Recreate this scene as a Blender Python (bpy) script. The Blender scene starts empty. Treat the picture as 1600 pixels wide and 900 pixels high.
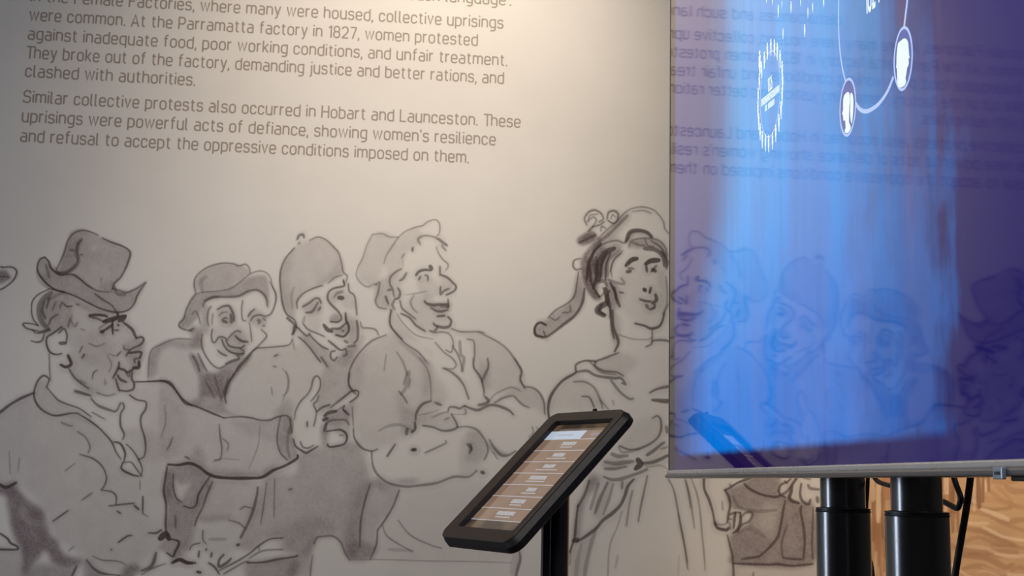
import bpy, bmesh, math, random
import numpy as np
from mathutils import Vector, Matrix
random.seed(7)
rng = np.random.default_rng(11)
SC = bpy.context.scene
COL = SC.collection

# ------------------------------------------------------------------ camera, world, lights, exposure
D = 3.0                                   # metres from the lens to the printed wall
CAMZ = 1.1
FPX, YAW, PITCH, ROLL = 1934.8832, -0.0958654, 0.1558240, 0.0234445


def cam_axes():
    cy, sy = math.cos(YAW), math.sin(YAW)
    r = np.array([cy, sy, 0.]); fwd = np.array([-sy, cy, 0.]); up = np.array([0, 0, 1.])
    cp, sp = math.cos(PITCH), math.sin(PITCH)
    f2 = fwd * cp + up * sp; u2 = up * cp - fwd * sp
    cr, sr = math.cos(ROLL), math.sin(ROLL)
    return r * cr + u2 * sr, u2 * cr - r * sr, f2


AX_R, AX_U, AX_F = cam_axes()
CAM = np.array([0., -D, CAMZ])
cam_data = bpy.data.cameras.new('camera')
cam = bpy.data.objects.new('camera', cam_data)
COL.objects.link(cam)
m = Matrix(((AX_R[0], AX_U[0], -AX_F[0], CAM[0]), (AX_R[1], AX_U[1], -AX_F[1], CAM[1]),
            (AX_R[2], AX_U[2], -AX_F[2], CAM[2]), (0, 0, 0, 1)))
cam.matrix_world = m
cam_data.sensor_width = 36.0
cam_data.lens = 36.0 * FPX / 1600.0
cam_data.clip_start = 0.05
cam_data.dof.use_dof = True
cam_data.dof.focus_distance = 1.45
cam_data.dof.aperture_fstop = 30.0
SC.camera = cam

SC.view_settings.view_transform = 'Standard'
SC.view_settings.look = 'None'
SC.view_settings.gamma = 1.0
SC.view_settings.use_curve_mapping = False
SC.view_settings.exposure = 0.0

world = bpy.data.worlds.new('room_air')
SC.world = world
world.use_nodes = True
world.node_tree.nodes['Background'].inputs[0].default_value = (0.55, 0.6, 0.75, 1)
world.node_tree.nodes['Background'].inputs[1].default_value = 0.03


def aim(o, target):
    d = Vector(target) - o.location
    o.rotation_euler = d.to_track_quat('-Z', 'Y').to_euler()


def lamp(name, kind, loc, target, energy, color, **kw):
    ld = bpy.data.lights.new(name, kind)
    ld.energy = energy; ld.color = color
    for k, v in kw.items():
        setattr(ld, k, v)
    o = bpy.data.objects.new(name, ld); COL.objects.link(o)
    o.location = loc; aim(o, target)
    return o


lamp('track_spot_on_text', 'SPOT', (0.17, -1.0, 2.75), (0.05, 0.0, 2.12), 76, (1.0, 0.85, 0.69),
     spot_size=math.radians(84), spot_blend=1.0, shadow_soft_size=0.05)
lamp('fill_spot_on_figures', 'SPOT', (0.20, -2.3, 2.95), (-0.02, 0.0, 0.72), 64, (1.0, 0.93, 0.86),  # wide soft fill spot, added to brighten the wall and fall off leftwards
     spot_size=math.radians(50), spot_blend=0.7, shadow_soft_size=0.08)
lamp('track_spot_on_landscape', 'SPOT', (1.75, -1.0, 2.6), (1.5, 0.0, 0.9), 165, (1.0, 0.76, 0.54),
     spot_size=math.radians(56), spot_blend=0.8, shadow_soft_size=0.05)
lamp('overhead_fill', 'AREA', (0.2, -3.4, 3.05), (0.0, -0.6, 0.6), 38, (1.0, 0.96, 0.94),  # broad overhead fill added to lift the whole wall evenly; no fixture built
     shape='RECTANGLE', size=2.0, size_y=1.0)
lamp('cool_fill_from_left', 'AREA', (-3.3, -0.85, 1.15), (0.5, -1.6, 1.05), 31, (0.70, 0.81, 1.0),  # unseen cool area light added at left for the post highlights; no doorway built
     shape='RECTANGLE', size=0.56, size_y=1.1)


# ------------------------------------------------------------------ helpers
def ray(px):
    px = np.atleast_2d(np.asarray(px, float))
    a = (px[:, 0] - 800) / FPX; b = (450 - px[:, 1]) / FPX
    return AX_F + a[:, None] * AX_R + b[:, None] * AX_U


def on_wall(px, y=0.0):
    d = ray(px); t = (y + D) / d[:, 1]
    return CAM + d * t[:, None]


def on_x(px, x):
    d = ray(px); t = x / d[:, 0]
    return CAM + d * t[:, None]


def make_mat(name, color, rough=0.6, metal=0.0, spec=0.5, noise=None, emit=None, strength=0.0):
    mt = bpy.data.materials.new(name); mt.use_nodes = True
    nt = mt.node_tree; b = nt.nodes['Principled BSDF']
    b.inputs['Base Color'].default_value = (*color, 1)
    b.inputs['Roughness'].default_value = rough
    b.inputs['Metallic'].default_value = metal
    b.inputs['Specular IOR Level'].default_value = spec
    if noise:
        scale, amt = noise
        tc = nt.nodes.new('ShaderNodeTexCoord'); nz = nt.nodes.new('ShaderNodeTexNoise')
        nz.inputs['Scale'].default_value = scale; nz.inputs['Detail'].default_value = 4
        nt.links.new(tc.outputs['Object'], nz.inputs['Vector'])
        mr = nt.nodes.new('ShaderNodeMapRange')
        mr.inputs['To Min'].default_value = 1 - amt; mr.inputs['To Max'].default_value = 1 + amt
        nt.links.new(nz.outputs['Fac'], mr.inputs['Value'])
        mx = nt.nodes.new('ShaderNodeVectorMath'); mx.operation = 'SCALE'
        mx.inputs[0].default_value = color
        nt.links.new(mr.outputs['Result'], mx.inputs['Scale'])
        nt.links.new(mx.outputs['Vector'], b.inputs['Base Color'])
        mr2 = nt.nodes.new('ShaderNodeMapRange')
        mr2.inputs['To Min'].default_value = max(0, rough - 0.06); mr2.inputs['To Max'].default_value = min(1, rough + 0.06)
        nt.links.new(nz.outputs['Fac'], mr2.inputs['Value'])
        nt.links.new(mr2.outputs['Result'], b.inputs['Roughness'])
    if emit:
        b.inputs['Emission Color'].default_value = (*emit, 1)
        b.inputs['Emission Strength'].default_value = strength
    return mt


def obj(name, mesh, mat=None, parent=None, label=None):
    o = bpy.data.objects.new(name, mesh); COL.objects.link(o)
    if mat is not None:
        mesh.materials.append(mat)
    if parent is not None:
        o.parent = parent
    if label:
        o['label'] = label
    return o


def thing(name, label, cat, loc=(0, 0, 0), rz=0.0, group=None):
    o = bpy.data.objects.new(name, None); COL.objects.link(o)
    o.location = loc; o.rotation_euler = (0, 0, rz); o.empty_display_size = 0.05
    tag(o, label, cat, group)
    return o


def tag(o, label, cat, group=None):
    o['label'] = label; o['category'] = cat
    if group:
        o['group'] = group


def struct(o):
    o['kind'] = 'structure'
    return o


def from_bm(name, bm, mat, parent=None, smooth=False, label=None):
    me = bpy.data.meshes.new(name)
    bmesh.ops.recalc_face_normals(bm, faces=bm.faces)
    bm.to_mesh(me); bm.free()
    if smooth:
        for p in me.polygons:
            p.use_smooth = True
        me.set_sharp_from_angle(angle=math.radians(32))
    return obj(name, me, mat, parent, label)


def box_bm(lo, hi, bevel=0.0, seg=2):
    bm = bmesh.new()
    bmesh.ops.create_cube(bm, size=1.0)
    lo = Vector(lo); hi = Vector(hi); c = (lo + hi) / 2; s = hi - lo
    for v in bm.verts:
        v.co = Vector((v.co.x * s.x, v.co.y * s.y, v.co.z * s.z)) + c
    if bevel > 0:
        bmesh.ops.bevel(bm, geom=list(bm.edges), offset=bevel, segments=seg, profile=0.5, affect='EDGES')
    return bm


def lathe_bm(profile, n=48, center=(0, 0)):
    """profile: list of (radius, z) from bottom to top; closed at both ends"""
    bm = bmesh.new(); rings = []
    for r, z in profile:
        rings.append([bm.verts.new((center[0] + r * math.cos(2 * math.pi * k / n), center[1] + r * math.sin(2 * math.pi * k / n), z)) for k in range(n)])
    for a, b in zip(rings, rings[1:]):
        for k in range(n):
            bm.faces.new((a[k], a[(k + 1) % n], b[(k + 1) % n], b[k]))
    bm.faces.new(list(reversed(rings[0]))); bm.faces.new(rings[-1])
    return bm


def smooth_pts(P, closed=False, step=None, sub=6):
    P = np.asarray(P, float)
    if len(P) < 3:
        if step:
            n = max(2, int(np.linalg.norm(P[-1] - P[0]) / step) + 1)
            return P[0] + (P[-1] - P[0]) * np.linspace(0, 1, n)[:, None]
        return P
    if closed:
        Q = np.concatenate([P[-1:], P, P[:2]])
    else:
        Q = np.concatenate([[2 * P[0] - P[1]], P, [2 * P[-1] - P[-2]]])
    out = []
    for i in range(1, len(Q) - 2):
        p0, p1, p2, p3 = Q[i - 1], Q[i], Q[i + 1], Q[i + 2]
        n = sub if step is None else max(2, int(np.linalg.norm(p2 - p1) / step) + 1)
        t = (np.arange(n) / n)[:, None]
        out.append(0.5 * ((2 * p1) + (-p0 + p2) * t + (2 * p0 - 5 * p1 + 4 * p2 - p3) * t * t + (-p0 + 3 * p1 - 3 * p2 + p3) * t ** 3))
    if not closed:
        out.append(P[-1:])
    return np.concatenate(out)


def tube_bm(points, radius, n=14):
    pts = [Vector(p) for p in smooth_pts(points, sub=8)]
    bm = bmesh.new(); rings = []
    ref = Vector((0.31, 0.9, 0.2)).normalized()
    for i, p in enumerate(pts):
        t = (pts[min(i + 1, len(pts) - 1)] - pts[max(i - 1, 0)]).normalized()
        a = t.cross(ref).normalized(); b = t.cross(a)
        rings.append([bm.verts.new(p + (a * math.cos(2 * math.pi * k / n) + b * math.sin(2 * math.pi * k / n)) * radius) for k in range(n)])
    for a, b in zip(rings, rings[1:]):
        for k in range(n):
            bm.faces.new((a[k], a[(k + 1) % n], b[(k + 1) % n], b[k]))
    bm.faces.new(list(reversed(rings[0]))); bm.faces.new(rings[-1])
    return bm


def rounded_rect(w, h, r, n=8):
    pts = []
    for cx, cy, a0 in ((w / 2 - r, h / 2 - r, 0), (-w / 2 + r, h / 2 - r, 90), (-w / 2 + r, -h / 2 + r, 180), (w / 2 - r, -h / 2 + r, 270)):
        for k in range(n + 1):
            a = math.radians(a0 + 90 * k / n)
            pts.append((cx + r * math.cos(a), cy + r * math.sin(a)))
    return pts


# ------------------------------------------------------------------ materials
PAPER = np.array([0.61, 0.588, 0.557])
M_WALL = make_mat('painted_plaster', (0.58, 0.55, 0.51), 0.85, noise=(3, 0.03))
M_FLOOR = make_mat('dark_timber_floor', (0.10, 0.075, 0.06), 0.45, noise=(5, 0.25))
M_CEIL = make_mat('dark_ceiling', (0.10, 0.095, 0.095), 0.9, noise=(2, 0.05))
M_SIDE = make_mat('side_wall_paint', (0.22, 0.20, 0.20), 0.9, noise=(2, 0.05))
M_TEXT = make_mat('brown_grey_print', (0.27, 0.225, 0.19), 0.7, noise=(60, 0.06))
M_CASE = make_mat('satin_black_plastic', (0.010, 0.009, 0.009), 0.5, spec=0.3, noise=(80, 0.1))
M_BEZEL_T = make_mat('brown_black_powder_coat', (0.036, 0.023, 0.016), 0.55, spec=0.35, noise=(300, 0.15))
M_POLE = make_mat('satin_black_steel', (0.020, 0.020, 0.021), 0.235, spec=1.0, noise=(120, 0.08))
M_POLE.node_tree.nodes['Principled BSDF'].inputs['Coat Weight'].default_value = 0.7
M_POLE.node_tree.nodes['Principled BSDF'].inputs['Coat Roughness'].default_value = 0.23
M_RUBBER = make_mat('black_rubber', (0.012, 0.012, 0.013), 0.45, noise=(90, 0.1))
M_SILVER = make_mat('brushed_silver_trim', (0.78, 0.765, 0.73), 0.28, metal=0.45, noise=(40, 0.06))
M_TRIM = make_mat('dark_skirting_paint', (0.08, 0.07, 0.065), 0.6, noise=(10, 0.06))


def vcol_mat(name, rough):
    mt = bpy.data.materials.new(name); mt.use_nodes = True
    nt = mt.node_tree; b = nt.nodes['Principled BSDF']
    at = nt.nodes.new('ShaderNodeAttribute'); at.attribute_name = 'print_colour'
    tc = nt.nodes.new('ShaderNodeTexCoord'); nz = nt.nodes.new('ShaderNodeTexNoise')
    nz.inputs['Scale'].default_value = 9; nz.inputs['Detail'].default_value = 6
    nt.links.new(tc.outputs['Object'], nz.inputs['Vector'])
    mr = nt.nodes.new('ShaderNodeMapRange'); mr.inputs['To Min'].default_value = 0.95; mr.inputs['To Max'].default_value = 1.05
    nt.links.new(nz.outputs['Fac'], mr.inputs['Value'])
    mx = nt.nodes.new('ShaderNodeVectorMath'); mx.operation = 'SCALE'
    nt.links.new(at.outputs['Color'], mx.inputs[0]); nt.links.new(mr.outputs['Result'], mx.inputs['Scale'])
    nt.links.new(mx.outputs['Vector'], b.inputs['Base Color'])
    b.inputs['Roughness'].default_value = rough
    b.inputs['Specular IOR Level'].default_value = 0.25
    return mt


M_PRINT = vcol_mat('ink_wash_on_paper', 0.75)

# ------------------------------------------------------------------ the room
X_L, X_R, Y_F, H = -3.6, 3.2, -6.2, 3.2


def wall_box(name, lo, hi, mat):
    return struct(from_bm(name, box_bm(lo, hi), mat))


wall_box('wall_back', (X_L, 0.0, 0), (X_R, 0.12, H), M_WALL)
wall_box('wall_left', (X_L - 0.12, Y_F, 0), (X_L, 0.12, H), M_SIDE)
wall_box('wall_right', (X_R, Y_F, 0), (X_R + 0.12, 0.12, H), M_SIDE)
wall_box('wall_front', (X_L - 0.12, Y_F - 0.12, 0), (X_R + 0.12, Y_F, H), M_SIDE)
wall_box('floor', (X_L - 0.12, Y_F - 0.12, -0.1), (X_R + 0.12, 0.12, 0.0), M_FLOOR)
wall_box('ceiling', (X_L - 0.12, Y_F - 0.12, H), (X_R + 0.12, 0.12, H + 0.1), M_CEIL)
struct(from_bm('baseboard_back', box_bm((X_L, -0.016, 0.0), (X_R, 0.0, 0.1), 0.003), M_TRIM))

# tracing of the drawing: l = brush line (width, strength, points), w = wash (softness, strength, outline), e = lifted wash
DRAWING = """
#3
@B
w 3 .16 800,125 880,85 960,75 1030,150 1055,250 940,320 850,360 810,430 800,490 760,470 735,400 725,280 745,200
w 6 .14 740,200 780,180 770,300 790,440 800,490 750,440 730,350
w 6 .12 600,655 790,640 850,620 940,720 940,900 900,1080 800,1130 560,1100 420,960 470,840
w 5 .24 960,740 1060,660 1130,640 1090,740 1085,830 1110,870 1100,1000 1020,1060 940,1000 920,880 940,800
l 3 .65 800,125 760,170 735,220 725,280 730,350 740,420 760,470 800,500 810,540 790,575
l 2.6 .55 880,85 920,68 960,80 1000,115 1030,150 1045,200 1055,250 1075,270 1070,300
l 5 .6 815,80 825,60 845,55 850,70
l 3 .5 820,105 830,95
l 3 .6 815,440 815,400 850,360 900,335 945,320
l 2.2 .5 975,310 1010,280 1050,265
l 5 .22 790,440 785,370 800,330
l 3 .6 1055,290 1060,312
l 2.8 .6 790,600 770,630 700,640 640,645 600,650 560,690 500,760 460,830 440,895
l 2 .4 790,600 800,655
l 3.5 .6 695,690 715,680
l 3 .5 690,740 705,745
l 3 .35 740,755 770,800 765,870 740,895
l 2.5 .4 680,850 685,890
@B2
w 3 .35 455,330 500,300 550,330 540,375 460,375
w 4 .14 620,120 680,150 690,250 640,260 560,220
w 4 .10 220,300 350,280 370,400 330,470 250,440
w 4 .25 170,500 260,510 330,580 430,640 450,760 430,820 360,740 270,630
w 4 .2 600,640 700,590 760,480 770,560 700,660 620,780 520,760
w 5 .25 600,330 690,350 710,450 690,560 620,560 640,450
l 4 .6 200,235 260,200 310,160 350,160 370,200
l 4 .6 230,290 280,285 310,250 340,195
l 4 .6 345,270 365,240
l 4 .65 580,-5 585,40 500,60 450,90 430,140 445,190 490,240 530,280 560,330 555,360 520,380 460,375
l 5 .4 490,150 520,110 570,95
l 7 .75 535,150 575,155
l 3.2 .6 625,20 635,90 680,130 695,200 705,310
l 3 .6 205,400 250,450 320,480 400,515
l 6 .3 215,330 200,390
l 7 .75 395,405 430,450 470,465
l 4 .65 470,440 540,440 590,400 610,380
l 4.5 .75 600,295 605,360 630,420 625,470 580,515 510,500
l 4 .6 565,460 585,465
l 5 .6 705,370 715,450 710,540 680,575
l 6 .5 590,555 620,570
l 5 .5 620,610 690,600
l 4 .65 440,555 490,595 550,640 600,630
l 4 .5 600,630 610,680 580,700
l 4 .6 500,650 465,660 460,710 490,740 520,710
l 5 .6 50,340 110,390 140,430
l 5 .7 120,420 110,480 100,495
l 3.5 .65 150,430 200,480 240,510 260,485
l 3.5 .6 260,495 320,560 380,610 435,635
l 3.5 .6 160,520 220,570 280,640 330,710 365,755
l 4 .5 370,710 400,750 430,800
l 3 .5 740,380 755,430 820,435 880,450 910,500
@F
l 2 .4 555,0 562,60 540,130
w 5 .22 500,195 540,140 570,120 580,200
@F2
w 5 .26 720,110 900,100 930,20 960,-50 1100,-90 1330,-130 1390,0 1420,110 1430,180 1370,300 1350,560 1300,660 1240,600 1200,520 1100,510 1040,560 1000,640 940,640 830,600 840,520 740,530 650,580 600,610 540,590 560,500 650,250
w 9 .2 1340,200 1420,140 1380,280 1350,400 1350,560 1290,650 1250,520 1280,330
w 8 .12 740,500 900,420 1100,380 1180,500 1040,540 940,620 840,600
w 5 .22 1000,560 1060,520 1030,640 1010,778 940,778 950,640
w 6 .14 730,100 900,100 880,60 760,70
l 5 .6 660,180 655,230 630,330 600,410 560,490 545,520
l 2.5 .6 540,330 570,310 620,320
l 2.5 .5 720,150 700,300 680,430
l 2.5 .42 775,120 770,380
l 4 .5 870,195 890,190
l 3.5 .5 1040,560 1060,520 1110,510 1170,510 1220,550 1250,620 1280,670
l 3 .45 1030,640 1015,778 1012,1000
l 5 .7 520,570 535,565
#2
@B
w 3 .34 290,365 400,350 480,330 560,280 640,265 665,310 665,440 645,380 600,350 520,380 440,385 350,395 320,430 300,480 240,545 200,530 230,470 260,400
w 3 .24 285,355 280,300 350,230 480,207 560,235 560,265 480,330 400,350
w 4 .33 50,670 130,610 200,600 270,605 300,560 320,600 320,650 250,655 150,640 95,690 80,780 40,800
w 4 .10 95,690 150,640 250,655 300,760 330,890 300,960 200,900 150,830 80,800
w 3 .33 250,680 300,690 340,760 400,780 430,740 580,680 520,770 470,830 440,895 310,895 320,850
l 2.6 .6 285,360 278,300 300,260 350,225 420,205 480,207 510,218 545,210 565,230 568,255
l 7 .25 320,355 315,300 340,275
l 2 .55 285,365 330,355 400,350 470,335 520,300 570,260 620,245 655,255 675,280 685,320 700,360 700,410 680,460 655,480
l 4 .55 330,400 380,380 450,380 510,375 560,350 610,345 650,380 660,430
l 3 .6 285,365 260,400 235,450 225,490 197,525 215,545 250,555 270,560
l 4 .6 250,555 275,545
l 2.5 .5 265,470 285,455 300,480 310,520
l 2.5 .5 38,800 50,670 100,630 180,600 260,600
@B1
w 4 .3 100,250 150,230 160,400 170,500 100,560 60,640 0,650 0,450 90,450
w 5 .10 200,460 420,420 560,500 590,620 520,720 330,760 230,640
l 3 .55 110,250 130,205 190,170 260,155
l 3 .6 190,250 165,290 155,380 165,440
l 3 .4 210,320 200,430
l 4 .65 255,280 310,250 370,245 400,290 420,340 425,395
l 2.5 .5 270,345 300,315 350,305
l 6 .6 310,395 350,410
l 3 .6 300,385 330,365 350,370
l 6 .6 390,330 400,390 395,410
l 2.6 .6 510,190 500,260 500,330 510,385 540,395
l 4 .6 565,350 590,310 630,275
l 3.2 .6 590,390 620,350 680,335 740,350
l 6 .5 660,390 680,395 670,420
l 3 .5 710,445 730,445
l 3 .5 720,370 735,390
l 3 .65 365,570 400,530 450,495 490,505
l 4 .7 435,545 470,580 510,600 560,605
l 2.5 .55 575,410 590,500 600,600
l 3 .65 205,480 195,540 205,600 230,610 270,560 320,560 360,590
l 3.5 .7 300,580 320,640 360,690 420,720 480,725 520,720
l 3.5 .65 340,590 370,640 420,660 490,665 530,640
l 4 .5 440,740 500,740 520,700 490,680
l 4 .6 260,690 290,720 345,745
l 5 .65 340,830 400,800 470,775 460,750
l 3 .55 695,480 750,540 720,590 650,660 600,700
l 3 .6 100,530 95,620 115,700 160,780 210,840 270,870 330,850
l 5 .5 10,750 50,820 75,900
l 4 .5 60,720 110,830 150,900
l 7 .45 590,720 540,790 480,850 450,900
l 2.5 .5 780,0 810,60 845,130 840,210 800,320 750,345
@F
w 4 .32 180,20 320,0 290,100 290,165 330,195 230,185 120,140 170,110
l 3 .4 200,40 240,120
l 3 .4 240,20 270,130
l 3 .4 300,30 270,120
l 3.5 .6 290,140 285,100 300,50 330,10
@F2
w 5 .4 60,50 220,20 340,110 350,180 290,300 240,420 210,560 180,620 80,660 130,540 40,470 50,300 20,200
w 5 .18 355,130 660,150 650,230 600,400 560,450 430,400 260,420 300,300
w 4 .22 260,385 400,370 480,365 470,395 320,420
w 5 .12 230,450 460,410 560,480 530,600 380,640 220,560
w 5 .30 590,690 930,645 930,778 920,980 560,980 580,778
w 5 .30 880,690 930,680 920,778 870,778
e 4 .8 95,120 140,160 210,150 170,210 145,270 110,220
l 3 .6 90,90 90,180 110,250 145,280
l 3.5 .7 160,305 210,320 245,295 260,230 300,160 335,110
l 3.5 .6 355,140 320,220 290,310 250,390 235,440
l 3.5 .5 105,370 105,450
l 2.5 .55 460,400 530,420 580,460
l 6 .25 330,530 440,530
l 3 .6 290,470 290,530 310,560
l 3 .6 200,600 220,570 270,555
l 4 .7 265,610 260,650
l 3 .7 315,595 310,605
l 4 .7 350,620 345,650
l 5 .7 430,635 400,670 400,715 450,690 480,660
l 3 .7 400,740 500,690 600,630 660,580 740,530 830,522
l 3 .6 430,765 560,690 600,680
l 4 .7 590,690 700,685 800,665 900,650 930,640
l 2 .6 665,575 670,605
l 3 .5 600,660 690,610 790,600 830,600
l 6 .7 80,690 130,670 180,690 240,690
l 4 .7 330,690 370,720 400,765
l 6 .8 250,750 275,755
#4
@C
w 4 .2 205,370 270,330 275,400 270,480 220,485 200,440
w 4 .13 185,140 300,155 250,240 210,375 165,385 115,330
w 4 .13 320,150 400,110 410,180 340,230 320,310 270,330 245,270
w 6 .13 260,610 300,610 440,740 540,890 480,960 390,1060 190,1150 110,1070 80,950 75,820 120,700
w 3 .25 270,600 330,650 450,740 430,745 360,690
w 5 .11 560,600 680,600 800,660 885,780 890,860 760,880 700,830 640,640
l 2.2 .42 185,140 160,190 140,250 115,300 110,335 135,370 165,385 195,370 210,378
l 2.5 .42 185,140 230,135 265,150 305,152
l 2.5 .48 305,155 340,125 390,105 420,98 445,80 480,70 500,90 500,130 485,150
l 3 .4 305,155 275,200 250,240 240,275
l 4 .45 410,185 400,160 430,145 470,150 490,160
l 6 .55 495,160 520,180 535,190
l 4 .45 510,190 530,215
l 3 .5 370,215 378,200
l 3.5 .5 200,375 220,365 210,420 200,450 215,480 250,488
l 3 .5 270,490 270,560 295,600 340,650 400,690 440,735
l 2.5 .38 300,510 330,555 390,610 470,630
l 2.6 .5 480,600 520,597 550,610 565,650 555,690 530,680
l 2.6 .5 480,645 520,690 560,720 578,750 560,770 520,765
l 3 .5 555,580 600,595 680,595 710,600
l 3 .48 680,595 760,635 810,670 850,720 885,780 880,820 900,860
l 3 .5 630,630 660,640 665,700 660,760 690,800 700,830
l 3 .4 725,720 730,760 700,820 710,880
l 6 .38 595,640 600,700 615,720 605,780
l 3 .5 560,660 590,710 610,780
l 3 .58 250,610 180,640 120,700 85,760 72,820 90,870 110,890
l 6 .32 360,780 345,850 320,890
@C1
w 5 .11 270,500 420,470 480,560 600,640 620,750 480,780 380,820 270,740 180,600
w 4 .14 540,310 640,370 650,430 540,470
l 2.6 .48 490,35 510,90 550,150 595,190 600,220 575,260
l 5 .7 300,300 330,265 380,250 440,255
l 7 .7 430,215 450,240
l 4 .6 325,345 345,310
l 4 .6 385,300 410,310 410,350
l 4 .6 525,220 525,290
l 4 .65 525,295 590,320 640,365 675,405 660,445 610,475 585,485
l 4 .6 530,410 530,480 560,450 610,425
l 5 .65 380,540 400,565 460,580 520,575 600,570
l 4 .6 600,525 605,595 590,600
l 4 .6 440,605 490,635 540,640 600,625
l 6 .5 530,590 600,590
l 4.5 .65 500,685 570,680
l 5 .65 600,690 630,730 610,780 550,790 480,770 465,750
l 5 .55 500,790 470,830 430,820
l 3.5 .55 165,240 110,270 60,320 55,380 80,430 95,500
l 4 .6 130,420 150,460 140,510 100,525
l 5 .5 40,440 65,435
l 4.5 .6 15,500 40,570
l 4.5 .55 150,350 180,330 210,280
l 3.5 .55 150,540 170,610 230,660 295,710
l 4 .6 160,660 240,700 300,770 385,825
l 3 .4 280,490 250,550 270,610 310,650
l 3 .28 200,485 300,470 400,450
l 5 .5 95,540 80,580 100,620
l 3 .5 265,40 270,80
l 3 .4 190,100 165,140
l 2 .3 180,150 175,220
l 3.5 .55 75,620 55,700 60,770 110,840 170,900
@G1
w 4 .15 860,380 1000,270 1120,260 1230,290 1290,400 1300,500 1220,450 1100,400 1020,335
w 4 .13 210,500 300,460 400,470 500,520 530,600 440,630 330,600 220,580
w 4 .14 620,640 700,640 770,720 790,820 740,895 600,895 640,780
w 3 .25 790,730 900,800 980,850 900,860 800,790
l 4 .5 20,290 60,340 90,390
l 3 .45 95,110 60,230
l 2.5 .4 120,180 105,260
l 2.5 .4 200,0 270,100 295,200 300,290 300,370
l 4 .55 405,85 470,115 540,170 590,240 620,320 632,355
l 3.3 .45 670,0 680,80 720,150 750,200 765,270 765,330
l 3.3 .4 800,0 800,90 760,190
l 4.5 .65 165,540 170,490 200,430 240,395 300,375
l 5 .55 340,390 390,410
l 4 .55 450,465 465,430 520,430 550,440 600,415
l 4 .6 230,590 320,605 400,635 480,630 530,605 520,560 480,490
l 4.5 .7 160,560 160,620 130,650
l 6 .6 90,620 85,665
l 2 .3 190,500 300,475 370,450
l 3 .4 420,540 460,520
l 2.5 .4 310,520 400,480 450,475
l 5 .6 600,420 650,440 710,455 760,435 820,410 880,415 940,435 990,460 1025,495
l 3.5 .45 600,445 610,480 590,485
l 2 .35 480,490 600,495
l 6 .6 720,410 770,400 805,375 780,340
l 3.5 .35 800,385 860,320 920,285 1000,255 1060,270 1090,290
l 3.5 .5 860,390 930,350 1020,330 1060,365 1110,410 1160,432
l 4 .48 1035,0 1070,60 1095,110 1085,190 1120,250
l 4 .52 1120,250 1180,255 1230,280 1270,330 1295,400 1300,490
l 3.5 .5 530,605 620,600 700,625 750,680 790,750 800,820 770,890
l 6 .55 625,755 650,790 640,830
l 4.5 .52 815,715 860,790 920,850 980,850 1045,815
l 3 .35 840,820 890,890
l 6 .65 130,805 165,800
l 3.5 .5 250,830 360,780 430,745 430,725
l 2.5 .45 1190,600 1200,650 1160,695
l 2 .4 1230,600 1245,640
@G
w 4 .26 190,480 300,520 360,500 320,495 240,500
w 4 .11 530,340 600,300 635,380 600,460 530,490
w 6 .18 260,130 300,200 350,230 340,290 290,290
w 5 .22 160,500 275,540 185,710 175,790 150,830 70,830 50,790 110,780 115,680 130,600
w 5 .25 165,495 230,545 200,550
w 5 .28 70,760 180,780 150,830 75,830
w 9 .07 280,540 600,500 740,700 740,830 200,830 210,690
l 4.5 .5 160,385 165,440 185,480 230,515 300,530 360,525 430,515 500,490 560,490 595,465
l 4 .65 225,405 258,355
l 6 .6 330,378 342,378
l 3.5 .6 85,290 90,330 120,370 160,383 185,375
l 5 .3 190,300 230,280 280,275 330,300
l 4 .6 570,355 575,380
l 6 .7 615,470 625,474
l 3 .6 70,60 66,110 80,130 95,140
l 2.5 .45 80,200 85,280
l 3.5 .6 155,520 130,600 115,680 112,780
l 3 .65 275,545 250,610 215,670 185,710
l 3 .6 185,710 180,770 155,830
l 2.5 .45 205,690 230,740 330,800
l 2.5 .45 270,670 320,730 400,770 450,785
l 6 .2 230,790 330,795
l 2.2 .35 70,833 200,832 400,838 560,840 740,845
l 5 .55 770,795 775,830 760,890 750,960
l 12 .13 755,810 745,890
#1
@A
w 3 .27 345,100 400,90 495,130 560,160 630,195 625,240 580,330 548,370 640,385 700,350 650,450 620,480 575,490 530,485 470,465 420,440 300,390 235,370 195,320 185,260 210,225 250,265 280,290 310,220 330,140
w 4 .1 345,310 480,390 560,400 640,400 650,450 575,490 470,465 300,390 230,360 200,300
w 4 .32 250,390 320,400 345,460 350,520 340,570 300,560 260,590 220,590 190,520 200,440
w 5 .13 350,430 430,450 560,490 620,540 660,600 690,640 670,720 650,830 600,880 450,890 400,830 350,760 330,600
w 8 .10 370,600 450,590 540,620 560,680 540,760 430,750 390,700
e 2 .6 447,175 462,170 462,185 452,192
l 3.5 .7 495,130 540,150 590,168 620,185 632,205 625,235 610,275 585,320 555,350 545,378
l 2.5 .55 345,305 380,325 420,355 470,385 530,392
l 3 .75 235,375 300,390 360,410 420,440 470,465 530,485 575,490 620,480 650,450 665,410 690,370 708,345
l 3 .6 545,375 580,385 610,395 640,385 670,370 705,345
l 6 .4 555,365 570,400 605,405
l 3 .65 460,400 500,430 540,455 565,490
l 5 .18 175,290 190,340 230,370
l 3 .7 235,380 190,400 160,430 152,470 160,520 185,555
l 9 .5 250,395 215,420 190,455 190,500 205,540 235,570
l 3 .7 280,500 250,520 235,550
l 6 .3 310,395 270,410 230,430
l 3 .7 185,555 150,545 112,545 125,565 155,575 185,580
l 3 .6 155,575 175,590
l 3 .7 150,628 180,635 205,625 215,590
l 6 .7 185,590 240,575
l 3 .7 305,445 325,462 350,460
l 2.5 .5 370,452 385,452
l 3.5 .8 300,560 260,590 230,610 225,640 240,680 270,695 300,690
l 4 .65 285,590 310,570 325,600 320,640
l 7 .7 290,640 318,640
l 6 .85 330,700 345,740 320,755 295,745
l 4 .6 335,765 360,805 400,840 430,860
l 5 .5 365,870 410,885 440,895
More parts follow.
